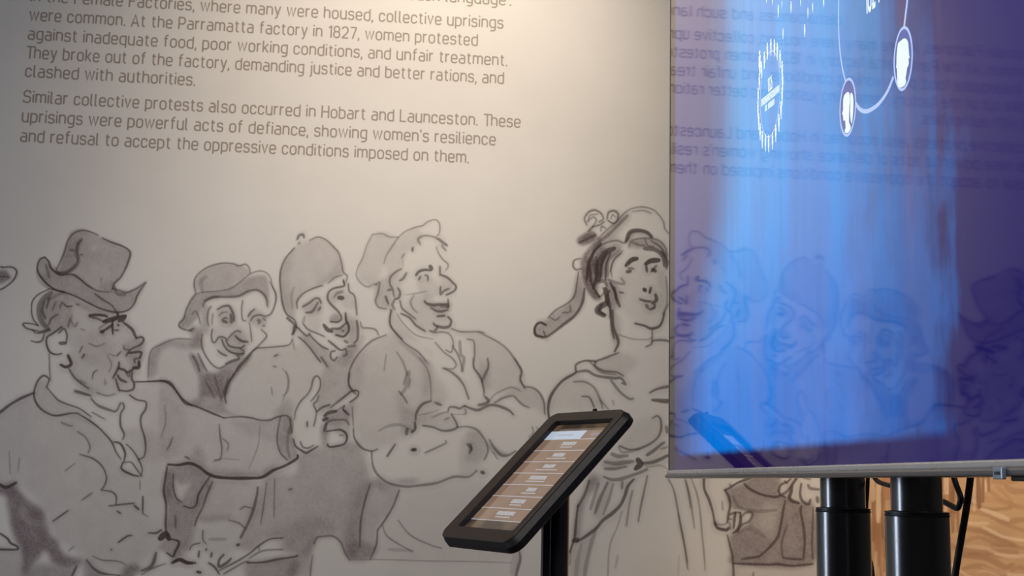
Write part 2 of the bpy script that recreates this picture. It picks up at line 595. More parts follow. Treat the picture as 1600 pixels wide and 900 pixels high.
l 4 .3 385,820 415,835
l 2 .45 350,500 345,530 360,560
l 5 .4 375,540 365,560
l 2 .4 390,570 412,578
l 2.5 .6 400,655 385,685
l 2.5 .6 238,690 240,760 245,820
@A1
l 3 .65 440,515 480,440 520,340 555,230 610,160 690,128 770,140 855,175
l 7 .38 695,215 660,255 650,300 640,370 660,430 630,490 560,540 480,560 430,545
l 3.5 .45 430,500 460,550 540,548 600,510 645,450 655,380 640,310 665,250 690,225
l 5 .45 575,325 610,330
l 3 .6 680,375 700,372
l 3.5 .8 318,395 275,420 248,480 255,550 300,620 360,680 430,725 520,750
l 4 .75 318,395 360,440 380,500 420,540 480,575 560,568
l 5 .4 330,470 345,520 365,600
l 3 .6 560,568 620,575 680,620 740,675 800,715
@A2
l 5.5 .8 225,185 290,180 350,185 380,195
l 4 .6 225,195 260,205 300,215 340,235 380,230
l 8 .85 350,240 420,220 470,205 540,190
l 5 .8 470,160 475,200
l 6 .8 540,190 520,220 480,235
l 4 .85 430,225 425,280 430,350
l 4.5 .8 330,330 380,300 420,270
l 6 .8 325,328 345,330
l 4 .8 475,265 480,275
l 3 .7 440,315 480,315
l 2 .6 305,300 340,275 380,255
l 5 .75 520,245 560,275 600,310 620,350 635,385
l 4 .75 635,385 680,375 700,395 690,425 660,450
l 3.5 .65 660,450 610,470 580,490 545,540
l 3 .5 525,450 530,480 570,485
l 5 .75 575,515 620,510 665,505 680,520 665,560
l 4 .6 665,560 620,570 625,600
l 6 .85 660,590 655,640 610,645
l 4 .75 485,595 480,640 455,690 430,735
l 5 .75 480,650 530,665 560,685 610,655
l 5 .7 470,710 500,750 545,770
l 4 .7 455,740 470,800 485,845
l 4 .5 545,685 570,720 580,690
l 4 .7 600,680 595,740 615,780 610,830 560,850 490,845
l 2.5 .5 470,540 500,500
l 2 .4 390,520 450,540 490,510
l 2.5 .7 290,665 260,690 247,740
l 2 .4 360,740 360,790 375,770
l 3.5 .8 160,560 180,525
@E
w 6 .15 0,180 130,105 155,130 190,170 250,200 330,200 420,240 480,300 520,370 540,420 610,460 640,640 720,690 690,780 560,880 400,850 330,790 240,730 190,610 130,540 70,500 -60,500 -60,200
w 6 .12 540,280 620,250 720,300 725,480 720,600 730,690 640,640 620,470
w 3 .15 155,60 215,40 210,80 260,130 340,170 400,215 430,250 330,210 240,195 180,165
w 8 .1 560,110 700,50 780,110 820,200 760,380 640,380 640,150
l 3.5 .75 205,70 215,35 190,20 165,45 150,90 155,130 185,170 240,195 310,185 340,185
l 3 .65 205,70 230,100 260,130 310,150 350,165 400,200
l 3 .75 340,185 390,215 430,245 460,275 490,310 510,355 530,385
l 5 .75 -60,210 0,180 40,150 90,120 150,95
l 4 .4 270,225 300,238 320,240
l 3 .5 340,265 375,290 395,330 388,358
l 3 .65 350,365 410,385 450,420 468,465 460,500 445,522
l 3 .65 445,522 490,530 510,550 510,585
l 3 .7 480,592 540,585 590,580
l 5 .7 590,590 610,608
l 3 .75 628,550 627,625
l 2 .5 627,625 650,640
l 2 .5 285,438 330,405
l 2.5 .6 358,567 405,535
l 3 .7 232,660 300,612
l 3.5 .7 520,752 560,725 580,722
l 3.5 .7 515,615 530,625
l 3 .6 487,785 492,784
l 2 .5 300,790 325,770
l 4 .75 500,310 530,320 550,360 545,395
l 3.5 .8 540,400 535,430 580,455 612,462
l 3 .6 540,402 575,400 600,430 622,460
l 3 .65 555,320 585,350 610,390 625,430 620,460
l 3.5 .7 570,105 600,125 640,135 640,165 620,200 620,240 635,290 640,340 632,375 610,388
l 3.5 .7 540,140 545,160 530,190 530,240 545,275 540,300
l 4.5 .6 400,120 430,150 480,170 510,175 530,140
l 6 .4 330,90 390,105
l 3 .5 405,180 440,200 460,210
l 2 .5 615,520 615,480
l 4 .7 735,420 725,480 720,530 730,590 728,680 735,720
l 3.5 .8 595,47 660,45 720,45 760,70 800,120 844,150
l 3 .3 40,350 45,450
l 2 .4 85,380 80,440
l 6 .8 -30,490 0,500 30,510 70,490
@F
w 4 .15 0,50 50,60 110,145 280,210 440,220 555,200 590,280 600,370 500,430 440,465 250,465 130,405 35,400 0,300
w 5 .22 160,330 200,370 200,420 260,430 430,440 500,410 500,435 440,465 250,465 140,405
w 3 .2 545,200 580,220 580,280 600,370 560,390 520,330
l 3.5 .75 0,40 45,50 80,100 110,140 160,155 230,185 280,205
l 3 .65 280,205 350,200 400,205 440,215 480,215 520,200 555,195 575,215
l 5.5 .85 35,410 80,412 130,405 170,420 210,450 250,465 320,470 400,470 450,465 500,435 550,415 600,385 605,370
l 3 .55 260,235 265,290 272,340 265,385 240,392
l 2.5 .45 275,295 300,320 295,350
l 2 .4 20,150 25,220 5,290
l 3 .5 55,290 45,320 30,345
l 3 .7 110,375 130,385
l 2.5 .65 530,200 518,260 515,310 530,360 560,390
l 5 .32 565,250 560,330 570,380
l 3 .5 570,215 580,270
l 2 .35 440,240 430,330 390,430
l 2 .3 230,400 270,385 350,390
@F1
e 4 .7 130,520 160,390 280,260 330,110 355,150 350,240 300,330 330,440 480,400 690,245 715,260 700,310 520,430 400,480 360,560 370,740 230,820 120,720
w 4 .35 380,560 420,560 440,640 420,760 390,770 370,680
w 4 .2 440,480 590,420 640,500 640,640 600,700 440,560
l 7 .35 85,490 95,560 80,640
l 2.6 .65 120,510 130,440 155,380 190,330 240,280 275,220 295,140 325,105 355,125 365,180 350,240 310,300 275,340
l 3 .6 350,290 330,340 300,370 320,420 330,450
l 3.5 .7 330,440 380,400 450,375
l 3 .75 460,400 530,345 600,290 650,250 690,240 720,250 715,290 680,325 640,350
l 6 .75 400,480 440,450 510,435
l 7 .75 390,520 430,500
l 3 .4 510,435 560,400 590,380
l 3.5 .7 240,535 240,580
l 3 .6 325,460 315,520 300,575
l 4 .5 420,560 450,525 530,515 600,520 630,560
l 3.5 .8 420,625 480,615 550,610 600,640 612,690 590,740 530,760 450,770 430,745
l 6 .65 420,545 400,620
l 2.5 .5 540,660 580,660
l 4 .65 580,420 610,450 630,470
l 3 .6 590,385 575,415 600,450
l 4 .7 110,700 130,760 180,800 230,825 280,800 340,765
l 3 .6 175,720 200,770 250,780 300,755
@E1
w 5 .62 -100,100 0,100 110,80 150,130 230,220 300,260 360,320 390,430 420,520 480,560 490,610 550,680 690,720 640,770 540,780 440,740 380,640 310,720 200,853 180,853 180,640 130,550 90,420 60,250 40,180 -100,160
w 5 .35 300,760 400,750 540,790 640,780 610,853 600,1080 190,1080 200,853
w 5 .38 690,740 740,720 800,780 900,853 880,1000 650,1000 700,853
w 5 .55 1060,770 1130,760 1180,800 1120,853 1100,950 980,950 1000,853
w 4 .3 1375,0 1430,0 1440,150 1400,260 1385,460 1500,560 1450,700 1390,660 1300,640 1290,760 1180,810 1240,760 1300,640 1380,500 1390,260 1365,150
w 5 .2 -100,640 150,640 180,853 170,1080 -100,1080
e 5 .3 160,280 220,290 270,430 200,400
l 2.5 .5 770,685 850,720 980,730 1050,760
l 4 .6 720,720 780,790 850,830 1000,850
l 6 .6 1300,660 1280,740 1250,780 1180,810
l 4 .7 1240,495 1300,495 1345,470
l 11 .85 1335,540 1380,505 1410,545
l 4 .8 1420,545 1480,560 1490,590 1460,650 1440,690 1390,660
l 6 .8 1440,740 1500,715 1560,740 1600,745
l 4 .75 -60,470 0,500 60,540 90,580 140,605 140,632 0,632 -60,632
l 3 .5 1180,840 1270,790 1380,750
l 4 .7 640,770 600,853
#0
@K
w 2 .55 -400,340 0,340 150,350 250,500 200,560 0,650 -400,700
l 2.8 .8 -400,300 0,255 60,270 130,260 230,255 320,280 385,340 390,400 350,510 290,590 200,670 100,740 0,785 -300,850
l 2 .6 -300,485 120,485 240,500
#5
@D
w 4 .32 270,340 300,400 280,490 200,550 130,600 100,570 150,520 240,450
w 6 .10 160,860 260,755 370,860 360,900 150,900
l 3 .6 275,330 268,380 258,430 230,460 180,490 150,520
l 5 .7 300,400 290,460 260,510 210,550 150,595 125,600
l 5 .85 125,600 98,590 95,560 115,540 140,550
l 3 .6 130,575 140,600
l 3 .5 160,520 180,530 200,515
l 3 .5 210,500 240,495 240,470
l 5 .7 415,490 420,560 440,620 425,660
l 3 .5 410,460 405,520
l 2.2 .4 440,590 500,608 560,610 580,600
l 3 .6 580,570 580,620
l 4 .6 555,640 575,630 585,615 640,615 690,640
l 4 .6 440,665 390,685 350,700 345,720 380,740 430,745 460,760
l 4 .65 265,745 265,715 300,698 345,700
l 5 .6 265,745 310,740 350,760 420,770 450,770 470,795 455,790
l 5 .75 260,750 210,780 175,820 155,860 150,910 160,960
l 4 .45 255,785 300,785 340,810 365,860 375,895
l 3.5 .6 290,845 320,850 340,890
l 5 .5 410,780 450,830 485,855 500,855
l 2 .4 415,860 420,880
l 5 .6 570,830 600,815 645,805 700,800
l 7 .7 580,860 640,865 700,860
@D1
w 4 .3 380,310 400,265 500,255 600,290 625,380 610,440 560,340 480,320
w 3 .62 180,260 200,270 120,370 150,440 130,560 200,640 160,650 110,580 80,500 80,380
w 4 .4 200,330 300,290 330,320 250,390 230,500 180,520 165,420
w 3 .68 50,280 60,250 130,210 170,230 165,265 90,300
w 5 .22 240,200 360,95 380,130 300,230 340,270 300,275 200,300
w 6 .08 420,340 600,420 620,640 570,810 420,790 300,640 310,480
l 2.6 .5 180,260 240,200 300,150 350,95 400,65 470,55 530,70 570,105 600,150 608,190 630,220 690,270
l 6 .45 370,110 330,150 250,230 200,270 150,330
l 7 .75 360,275 385,220 430,205 490,215 525,245
l 3.5 .5 150,430 150,350 220,290 300,270 350,285 380,250
l 11 .72 285,320 230,350 190,430 185,520
l 8 .5 170,380 160,470
l 5 .4 320,330 250,400 245,500
l 3 .4 340,335 290,380 265,450 270,500
l 3.5 .5 380,310 400,270 470,255 560,265 610,310 625,370
l 8 .6 480,320 550,330 600,370 610,430
l 8 .85 360,430 395,395 430,385
l 7 .7 365,470 390,465
l 4 .6 375,445 410,450
l 8.5 .85 485,420 520,400 570,395
l 5 .75 490,430 495,470
l 7.5 .8 530,455 550,465
l 4 .6 520,470 555,430
l 7 .85 475,580 485,590
l 5 .8 520,570 512,605
l 5 .7 450,645 480,655 520,660
l 6 .75 550,615 555,650 530,670
l 6 .6 490,680 500,700
l 5 .75 510,710 540,700 545,680
l 4.5 .75 420,800 480,815 520,832 570,820 595,780 605,735
l 3 .4 615,500 625,600 620,680 600,740
l 5 .4 250,520 300,540 350,545 330,510
l 4 .6 320,600 345,605
l 6 .65 285,570 300,640 320,690
l 6 .5 150,580 170,540 220,530 240,560
l 3 .5 160,600 190,630 220,600 210,570
l 10 .75 230,580 240,660 200,690 180,720 220,750
l 4 .7 250,640 260,720 270,830 285,895
l 3.5 .6 110,170 95,130 120,90 160,75 200,95 215,130 190,150
l 2.5 .5 120,150 130,110 180,100
l 4 .6 240,130 250,90 285,80 310,100 305,140 280,160 245,140
l 2.5 .5 265,130 275,105 295,120
l 4 .5 150,180 190,170 220,150
l 3 .5 200,210 205,180 230,190
l 5 .6 120,210 150,180
l 3.5 .55 70,385 30,395 22,430 40,455 75,450
l 4 .4 690,270 720,360 700,500 650,640 600,740
@H1
w 4 .2 310,430 560,450 540,490 310,520
w 6 .09 440,320 520,350 750,270 800,160 800,60 600,100
l 4 .6 730,75 770,55 800,90 805,160 790,220 750,270 680,315 600,345 520,350 440,320
l 7 .5 370,390 430,410 510,405
l 4 .35 430,330 460,375 520,370 620,350
l 6 .6 680,400 740,360 800,310 830,290
l 7 .45 310,460 400,475 480,465 560,455
l 5 .5 310,520 400,520 500,500
l 10 .8 600,440 620,480 580,520
l 6 .65 640,470 720,465 800,435 860,405 930,390
l 6 .5 300,590 370,615 450,610 540,580 600,560 680,525
l 3 .3 640,480 700,500 790,490 860,520
l 6 .5 850,150 860,200
l 4 .4 800,345 860,330
@H2
w 5 .38 240,0 330,50 290,120 210,200 170,330 140,560 95,590 110,420 130,280 190,180
w 8 .16 390,80 440,90 400,230 330,400 280,350
w 8 .14 80,640 260,560 190,895 180,1000 55,1000 55,800
l 4.5 .7 130,280 115,400 100,560 75,640 60,690
l 5 .6 230,60 190,180 130,290
l 8 .7 90,590 130,580
l 6 .7 120,600 200,550 290,480 350,410 430,350 500,280 540,200 570,110 620,50
l 6 .5 390,80 320,230 280,350
l 5 .35 440,90 400,230 350,360
l 6 .35 310,90 240,310
l 5 .5 520,70 515,130
l 4 .4 610,150 580,280 555,460
l 3.5 .55 740,20 710,160 680,300 660,420
l 3.5 .3 520,330 470,480 420,600 400,720 390,1000
l 7 .33 290,480 240,640 200,820 180,1000
l 7 .22 160,620 130,750 100,1000
l 5 .3 60,680 55,800
l 5 .22 480,720 460,830
l 3.5 .5 925,50 970,140 1000,280 1030,450 1070,650 1095,840
l 3.2 .45 1075,60 1100,170 1120,300
l 4 .13 1020,720 1010,890
@H3
l 3.5 .4 60,50 100,200 130,400 140,480
l 3.2 .4 110,40 160,170 190,330 205,500 225,700 235,850
l 3 .4 0,350 40,560 80,780
l 5 .7 190,-700 260,-500 250,-250 225,40 230,140 265,220 300,330 320,440
l 6 .8 320,440 350,480 420,495 440,480
l 3 .4 320,420 360,450 420,440
l 4.5 .7 410,145 440,200 455,270 440,360 430,430
l 4 .35 385,240 390,320
l 4 .6 450,360 490,345 540,340
l 5 .7 500,345 490,420 485,480
l 5 .75 545,345 545,430 520,490 480,525
l 4 .6 550,385 590,345 640,340 650,370 620,420 560,450 520,510
l 3 .5 440,400 470,400
l 3 .5 450,430 460,490
l 4.5 .6 430,540 455,640 475,730 485,890 490,1100
#6
@H3
w 4 .45 430,160 560,90 640,35 720,-100 900,-80 900,40 880,180 960,210 1070,260 1190,290 1190,790 490,790 470,700 450,560 480,530 620,430 650,360 600,340 530,300 460,300
w 9 .14 480,560 700,520 800,640 700,740 500,770
w 5 .14 920,440 1060,330 1100,500 1100,740 920,740
w 5 .12 490,800 1190,800 1190,1100 500,1100
e 10 .3 720,290 890,300 870,430 800,560 740,540 700,420
l 4.5 .7 410,145 460,120 520,80 640,35
l 3 .6 450,95 460,110
l 4.5 .7 580,90 620,130 720,180 840,205 900,195 940,210
l 4.5 .65 940,235 920,330 900,450 870,560 800,650 710,730
l 4.5 .6 710,730 640,740 555,752
l 3.5 .45 960,450 920,560 905,650 920,740
l 5 .6 1080,290 1075,340 1100,470 1110,600 1100,740
l 4 .6 920,740 1000,750 1095,755
l 4.5 .65 480,790 600,795 800,800 870,795 1000,810 1180,795
l 4 .5 1185,300 1175,600 1180,750
l 6 .75 1040,40 1000,100 990,160 975,210 1000,240 1060,260
l 5 .65 1080,90 1070,180 1090,240 1140,270 1160,230
l 5 .55 1140,100 1160,130 1240,140
l 3 .5 1100,40 1160,50
l 6 .6 1220,210 1225,250
l 4.5 .65 880,150 900,100 960,70 990,40
l 4.5 .65 880,150 900,185 950,160 990,110
l 3 .5 930,60 960,90
l 3 .5 640,1000 660,870
#5
@D1
w 3 .45 150,350 200,300 230,330 190,430 185,540 160,640 110,570 95,470
w 3 .3 360,275 385,220 430,205 490,215 525,245 480,240 420,235 380,280
w 5 .13 560,460 620,480 620,700 590,790 575,600
w 4 .3 235,520 300,560 310,680 270,720 240,640
l 6 .8 200,290 150,350 120,430 110,520
l 5 .75 130,430 140,540 190,630
l 6 .8 175,400 170,500 150,570
l 4.5 .7 240,340 210,400 200,500
l 4 .7 262,350 235,420 230,520
l 3.5 .55 330,350 280,400 260,470
l 5 .7 255,590 235,640 250,690
l 5.5 .8 205,680 190,720 230,745
l 4.5 .75 260,540 290,600 300,650
l 3.5 .5 400,280 450,300 480,300
l 3.5 .55 520,270 580,310 615,360
l 4.5 .6 590,340 625,400 620,450
l 3 .5 480,260 500,300 540,310
l 3 .45 110,150 150,120 170,140 150,180
l 4 .6 60,285 110,260 165,235
l 3 .4 400,85 470,78 520,95
@D
w 4 .16 415,500 450,520 445,600 430,650 412,600
w 5 .14 440,665 345,715 380,740 460,760 520,700
l 3.5 .45 320,700 370,745 430,755
l 3 .4 365,860 400,900
#1
@A
w 4 .26 320,400 430,460 560,490 540,503 420,480 330,430
w 5 .2 330,700 360,780 440,850 500,880 430,880 360,820
w 4 .16 600,640 690,620 700,690 660,760 610,720
l 5 .6 215,440 205,480 220,520
l 4.5 .55 240,420 225,470
l 3 .5 270,440 255,480
l 3.5 .5 300,440 290,470
l 3 .5 340,520 330,560
l 2.5 .4 430,640 470,655 510,640
l 2.5 .4 520,700 540,740 530,780
l 3 .45 470,880 520,895 560,885
@A1
w 4 .22 440,515 520,340 555,230 640,200 700,230 640,370 630,490 560,540 480,560
w 3 .18 860,690 1000,640 1029,700 1029,760 960,760
l 2.5 .35 890,600 885,650
#4
@C
w 5 .16 440,740 470,760 460,880 420,890 425,800
w 6 .14 90,740 150,690 140,800 130,880 85,850
w 5 .14 690,720 740,800 720,880 690,820
w 4 .12 275,490 330,560 440,690 470,700 380,640 300,600
l 3 .4 300,690 330,740 350,800
l 2.5 .38 250,700 240,780
@C1
w 4 .13 60,330 130,280 160,420 140,520 90,500
w 4 .12 330,330 480,340 520,470 400,520 320,440
w 3 .2 410,565 600,570 590,640 520,645 450,610
#3
@B
w 5 .15 900,335 1050,270 1055,250 1030,180 980,260
@B2
w 4 .16 180,220 300,160 370,180 360,280 240,300
w 4 .16 430,140 560,80 620,120 580,180 470,190
w 3 .25 400,400 470,460 600,400 625,470 560,515 480,490
#2
@B1
w 4 .18 250,280 380,240 430,330 420,420 280,420
w 4 .18 560,360 640,280 740,350 720,440 600,430
w 3 .22 310,590 430,670 530,650 520,720 400,715
w 4 .16 365,570 480,500 560,605 500,640 400,640
#6
@H3
l 6 .3 500,300 700,330 860,320
l 8 .2 520,520 640,480 760,560
l 5 .3 480,200 520,280 560,300
"""

# ------------------------------------------------------------------ the printed drawing (flat ink-wash figures on the wall print)
# The drawing sheet is laid out in image pixels; on_wall() projects them along camera rays onto the wall plane.
TILE = {'A': (0, 330, 3.103), 'A1': (20, 340, 6.43), 'A2': (100, 460, 5.627), 'B': (220, 350, 3.334), 'B1': (300, 440, 6.43),
        'B2': (440, 440, 6.0), 'C': (520, 320, 3.0), 'C1': (600, 380, 6.0), 'D': (800, 300, 2.647), 'D1': (890, 310, 4.093),
        'E': (0, 580, 2.8125), 'E1': (0, 740, 5.333), 'F': (250, 580, 2.8125), 'F1': (440, 570, 6.0), 'F2': (250, 720, 4.324),
        'G': (520, 560, 2.647), 'G1': (620, 560, 5.625), 'H1': (890, 640, 5.625), 'H2': (880, 740, 5.625), 'H3': (1060, 740, 5.625),
        'K': (0, 400, 15.0), 'P': (0, 0, 1.0)}  # image crops traced from: pixel origin and zoom of each
SHEET_X0, SHEET_Y0, SHEET_W, SHEET_H = -60, 290, 1390, 690


class Sheet:
    def __init__(self, x0, y0, w, h):
        self.x0, self.y0, self.w, self.h = x0, y0, w, h
        self.wash = np.zeros((h, w)); self.ink = np.zeros((h, w)); self.who = np.zeros((h, w), int)
        n = rng.random((h // 16 + 3, w // 16 + 3)); n2 = rng.random((h // 5 + 3, w // 5 + 3))
        self.mottle = 0.78 + 0.3 * self.up(n, 16) + 0.16 * self.up(n2, 5)

    def up(self, n, k):
        yy = np.arange(self.h) / k; xx = np.arange(self.w) / k
        iy = yy.astype(int); ix = xx.astype(int); fy = (yy - iy)[:, None]; fx = (xx - ix)[None]
        fy = fy * fy * (3 - 2 * fy); fx = fx * fx * (3 - 2 * fx)
        g = lambda a, b: n[np.ix_(iy + a, ix + b)]
        return (g(0, 0) * (1 - fx) + g(0, 1) * fx) * (1 - fy) + (g(1, 0) * (1 - fx) + g(1, 1) * fx) * fy

    def poly(self, P, soft):
        P = np.asarray(P) - (self.x0, self.y0)
        pad = int(soft * 2 + 3)
        x0 = max(0, int(P[:, 0].min()) - pad); x1 = min(self.w, int(P[:, 0].max()) + pad + 1)
        y0 = max(0, int(P[:, 1].min()) - pad); y1 = min(self.h, int(P[:, 1].max()) + pad + 1)
        if x1 <= x0 or y1 <= y0:
            return None
        xs = np.arange(x0, x1)[None, :]; ys = np.arange(y0, y1)[:, None]
        ins = np.zeros((y1 - y0, x1 - x0), bool)
        Q = np.roll(P, -1, 0)
        for (ax, ay), (bx, by) in zip(P, Q):
            if ay == by:
                continue
            c = (ys >= min(ay, by)) & (ys < max(ay, by))
            xi = ax + (ys - ay) * (bx - ax) / (by - ay)
            ins ^= c & (xs < xi)
        a = ins.astype(float)
        k = max(1, int(round(soft * 0.8)))
        if soft > 0:
            for _ in range(2):
                for ax in (0, 1):
                    c = np.cumsum(np.pad(a, [(k + 1, k) if i == ax else (0, 0) for i in (0, 1)], mode='edge'), axis=ax)
                    if ax == 0:
                        a = (c[2 * k + 1:] - c[:-2 * k - 1]) / (2 * k + 1)
                    else:
                        a = (c[:, 2 * k + 1:] - c[:, :-2 * k - 1]) / (2 * k + 1)
        return (slice(y0, y1), slice(x0, x1)), a

    def stroke(self, P, width, soft=0.75):
        P = smooth_pts(np.asarray(P) - (self.x0, self.y0), step=0.8)
        r0 = width / 2; pad = int(r0 + 4)
        x0 = max(0, int(P[:, 0].min()) - pad); x1 = min(self.w, int(P[:, 0].max()) + pad + 1)
        y0 = max(0, int(P[:, 1].min()) - pad); y1 = min(self.h, int(P[:, 1].max()) + pad + 1)
        if x1 <= x0 or y1 <= y0:
            return None
        a = np.zeros((y1 - y0, x1 - x0)); n = len(P)
        ph = rng.random() * 6
        for i, (px, py) in enumerate(P):
            t = i / max(1, n - 1)
            r = r0 * (0.72 + 0.34 * math.sin(math.pi * min(1, max(0, t))) ** 0.6 + 0.10 * math.sin(ph + i * 0.11))
            cx0 = max(x0, int(px - r - 2)); cx1 = min(x1, int(px + r + 3)); cy0 = max(y0, int(py - r - 2)); cy1 = min(y1, int(py + r + 3))
            if cx1 <= cx0 or cy1 <= cy0:
                continue
            d = np.sqrt((np.arange(cx0, cx1)[None] - px) ** 2 + (np.arange(cy0, cy1)[:, None] - py) ** 2)
            v = np.clip((r + soft - d) / (2 * soft), 0, 1)
            s = a[cy0 - y0:cy1 - y0, cx0 - x0:cx1 - x0]
            np.maximum(s, v, out=s)
        return (slice(y0, y1), slice(x0, x1)), a * a * (3 - 2 * a)


def parse(s, tile):
    ox, oy, k = TILE[tile]
    return np.array([[float(v) for v in p.split(',')] for p in s.split()]) / k + (ox, oy)


OUTLINE = {
    3: '437,430 455,388 464,362 480,358 500,366 532,392 545,438 562,470 564,505 592,520 600,545 566,600 560,700 580,760 575,830 560,980 430,980 440,900 410,900 420,760 440,700 350,650 360,600 400,545 455,530',
    2: '275,500 288,470 300,440 304,420 350,406 392,408 428,424 434,470 422,500 417,530 440,540 400,545 360,610 350,650 440,700 420,770 400,830 480,880 480,980 240,980 245,700 228,590 236,545 262,530 298,530',
    4: '552,400 577,356 610,362 658,343 692,341 699,390 716,440 708,500 762,516 818,580 838,605 858,655 850,700 780,800 770,850 765,980 545,980 545,880 600,720 542,650 540,590 556,555 605,530 582,480',
    1: '-60,640 0,625 45,596 78,570 70,545 48,525 30,512 55,470 72,448 55,425 58,398 80,415 102,380 128,354 172,366 208,393 200,436 232,434 214,485 228,530 218,598 242,594 288,626 340,643 440,642 478,610 488,578 503,576 505,612 562,600 556,640 548,700 480,708 440,750 330,750 262,734 262,830 285,870 300,980 -60,980',
    0: '-60,405 0,410 28,414 30,432 0,458 -60,465',
    5: '832,520 838,495 886,465 902,410 895,380 900,340 930,320 965,327 1000,318 1048,340 1080,400 1075,480 1045,520 1040,550 1085,570 1125,620 1135,700 1145,760 1180,800 1140,870 1150,980 884,980 884,830 905,790 868,740 850,650 856,600 892,565 950,558 952,500 900,480 855,535',
    6: '1130,765 1175,740 1185,720 1225,715 1285,740 1310,760 1310,980 1150,980 1140,870 1135,840 1170,830 1180,800',
}
FIGURES = {
    1: 'drawn man in a tall bent hat pointing right, at the left of the mural',
    2: 'drawn grinning man in a floppy brimmed hat, second figure from the left',
    3: 'drawn man in a smooth rounded cap looking down with open mouth',
    4: 'drawn man in a soft cap with folded arms, looking right',
    5: 'drawn woman in a bonnet with long skirt, half hidden by the television',
    6: 'drawn figure in a dark dress under the lower edge of the television',
    0: 'tip of a drawn hat brim cut off by the left edge of the picture',
}


def build_sheet(text):
    sh = Sheet(SHEET_X0, SHEET_Y0, SHEET_W, SHEET_H)
    spill = np.zeros((SHEET_H, SHEET_W)); spill_who = np.zeros((SHEET_H, SHEET_W), int)
    fig, tile = 3, 'P'

    def claim(f):
        r = sh.poly(parse(OUTLINE[f], 'P'), 0)
        if r:
            sh.who[r[0]][r[1] > 0.5] = f + 1
    for line in text.strip().splitlines():
        k = line[0]
        if k == '#':
            fig = int(line[1:])
        elif k == '@':
            tile = line[1:].strip()
        else:
            kind, a, d, pts = line.split(None, 3)
            a, d = float(a), float(d)
            P = parse(pts, tile)
            if kind == 'l':
                r = sh.stroke(P, a * 0.88)
                if r is None:
                    continue
                sl, v = r
                v = v * d
                if d >= 0.4 and a < 7:          # the brush leaves a pale bleed of wash along its line
                    r2 = sh.stroke(P + (0.6, 0.9), a * 3.0, 2.6)
                    if r2:
                        sh.wash[r2[0]] = 1 - (1 - sh.wash[r2[0]]) * (1 - r2[1] * 0.10 * d)
                sh.ink[sl] = 1 - (1 - sh.ink[sl]) * (1 - v)
            else:
                r = sh.poly(smooth_pts(P, closed=True, sub=5), a)
                if r is None:
                    continue
                sl, v = r
                if kind == 'w':
                    v = np.clip(v * d * sh.mottle[sl], 0, 1)
                    # a darker rim where the wash dried
                    sh.wash[sl] = 1 - (1 - sh.wash[sl]) * (1 - v)
                else:
                    sh.wash[sl] *= 1 - v * d
                    v = v * 0
            m = v > 0.02
            spill_who[sl][m & (spill_who[sl] == 0)] = fig + 1
    for f in (6, 3, 2, 4, 5, 0, 1):
        claim(f)
    free = sh.who == 0
    sh.who[free] = spill_who[free]
    return sh


WASH_TINT = np.array([0.15, 0.113, 0.120])
INK_TINT = np.array([0.042, 0.025, 0.022])


def sheet_colour(sh):
    w = np.clip(1 - (1 - sh.wash) ** 1.85, 0, 0.95)[..., None]; k = np.clip(1 - (1 - sh.ink) ** 1.3, 0, 0.97)[..., None]
    g = rng.random(sh.wash.shape); g = (g + np.roll(g, 1, 0) + np.roll(g, 1, 1) + np.roll(g, (1, 1), (0, 1))) / 4
    w = w * (0.80 + 0.40 * g[..., None])                      # pigment grain
    k = k * (0.90 + 0.16 * np.roll(g, 7, 1)[..., None]).clip(0, 1)
    c = PAPER * (1 - w) + WASH_TINT * w
    return c * (1 - k) + INK_TINT * k


def grid_mesh(name, XX, YY, col, cell_mask, depth):
    """quads of the sheet where cell_mask is set; XX,YY are image-pixel coordinates of the vertex grid"""
    h, w = XX.shape
    used = np.zeros((h, w), bool)
    for a in (0, 1):
        for b in (0, 1):
            used[a:h - 1 + a, b:w - 1 + b] |= cell_mask
    idx = -np.ones((h, w), int); idx[used] = np.arange(used.sum())
    P = on_wall(np.stack([XX[used], YY[used]], 1), depth)
    me = bpy.data.meshes.new(name)
    nv = len(P); r, c = np.nonzero(cell_mask); nf = len(r)
    quads = np.stack([idx[r, c], idx[r + 1, c], idx[r + 1, c + 1], idx[r, c + 1]], 1).astype(np.int32)
    me.vertices.add(nv); me.vertices.foreach_set('co', P.ravel().astype(np.float32))
    me.loops.add(nf * 4); me.loops.foreach_set('vertex_index', quads.ravel())
    me.polygons.add(nf); me.polygons.foreach_set('loop_start', np.arange(0, nf * 4, 4, dtype=np.int32))
    me.update(calc_edges=True)
    at = me.attributes.new('print_colour', 'FLOAT_COLOR', 'POINT')
    at.data.foreach_set('color', np.concatenate([col[used], np.ones((nv, 1))], 1).ravel().astype(np.float32))
    return me


def sample(img, sh, XX, YY):
    x = np.clip(XX - sh.x0, 0, sh.w - 1.001); y = np.clip(YY - sh.y0, 0, sh.h - 1.001)
    ix = x.astype(int); iy = y.astype(int); fx = (x - ix)[..., None]; fy = (y - iy)[..., None]
    return (img[iy, ix] * (1 - fx) + img[iy, ix + 1] * fx) * (1 - fy) + (img[iy + 1, ix] * (1 - fx) + img[iy + 1, ix + 1] * fx) * fy


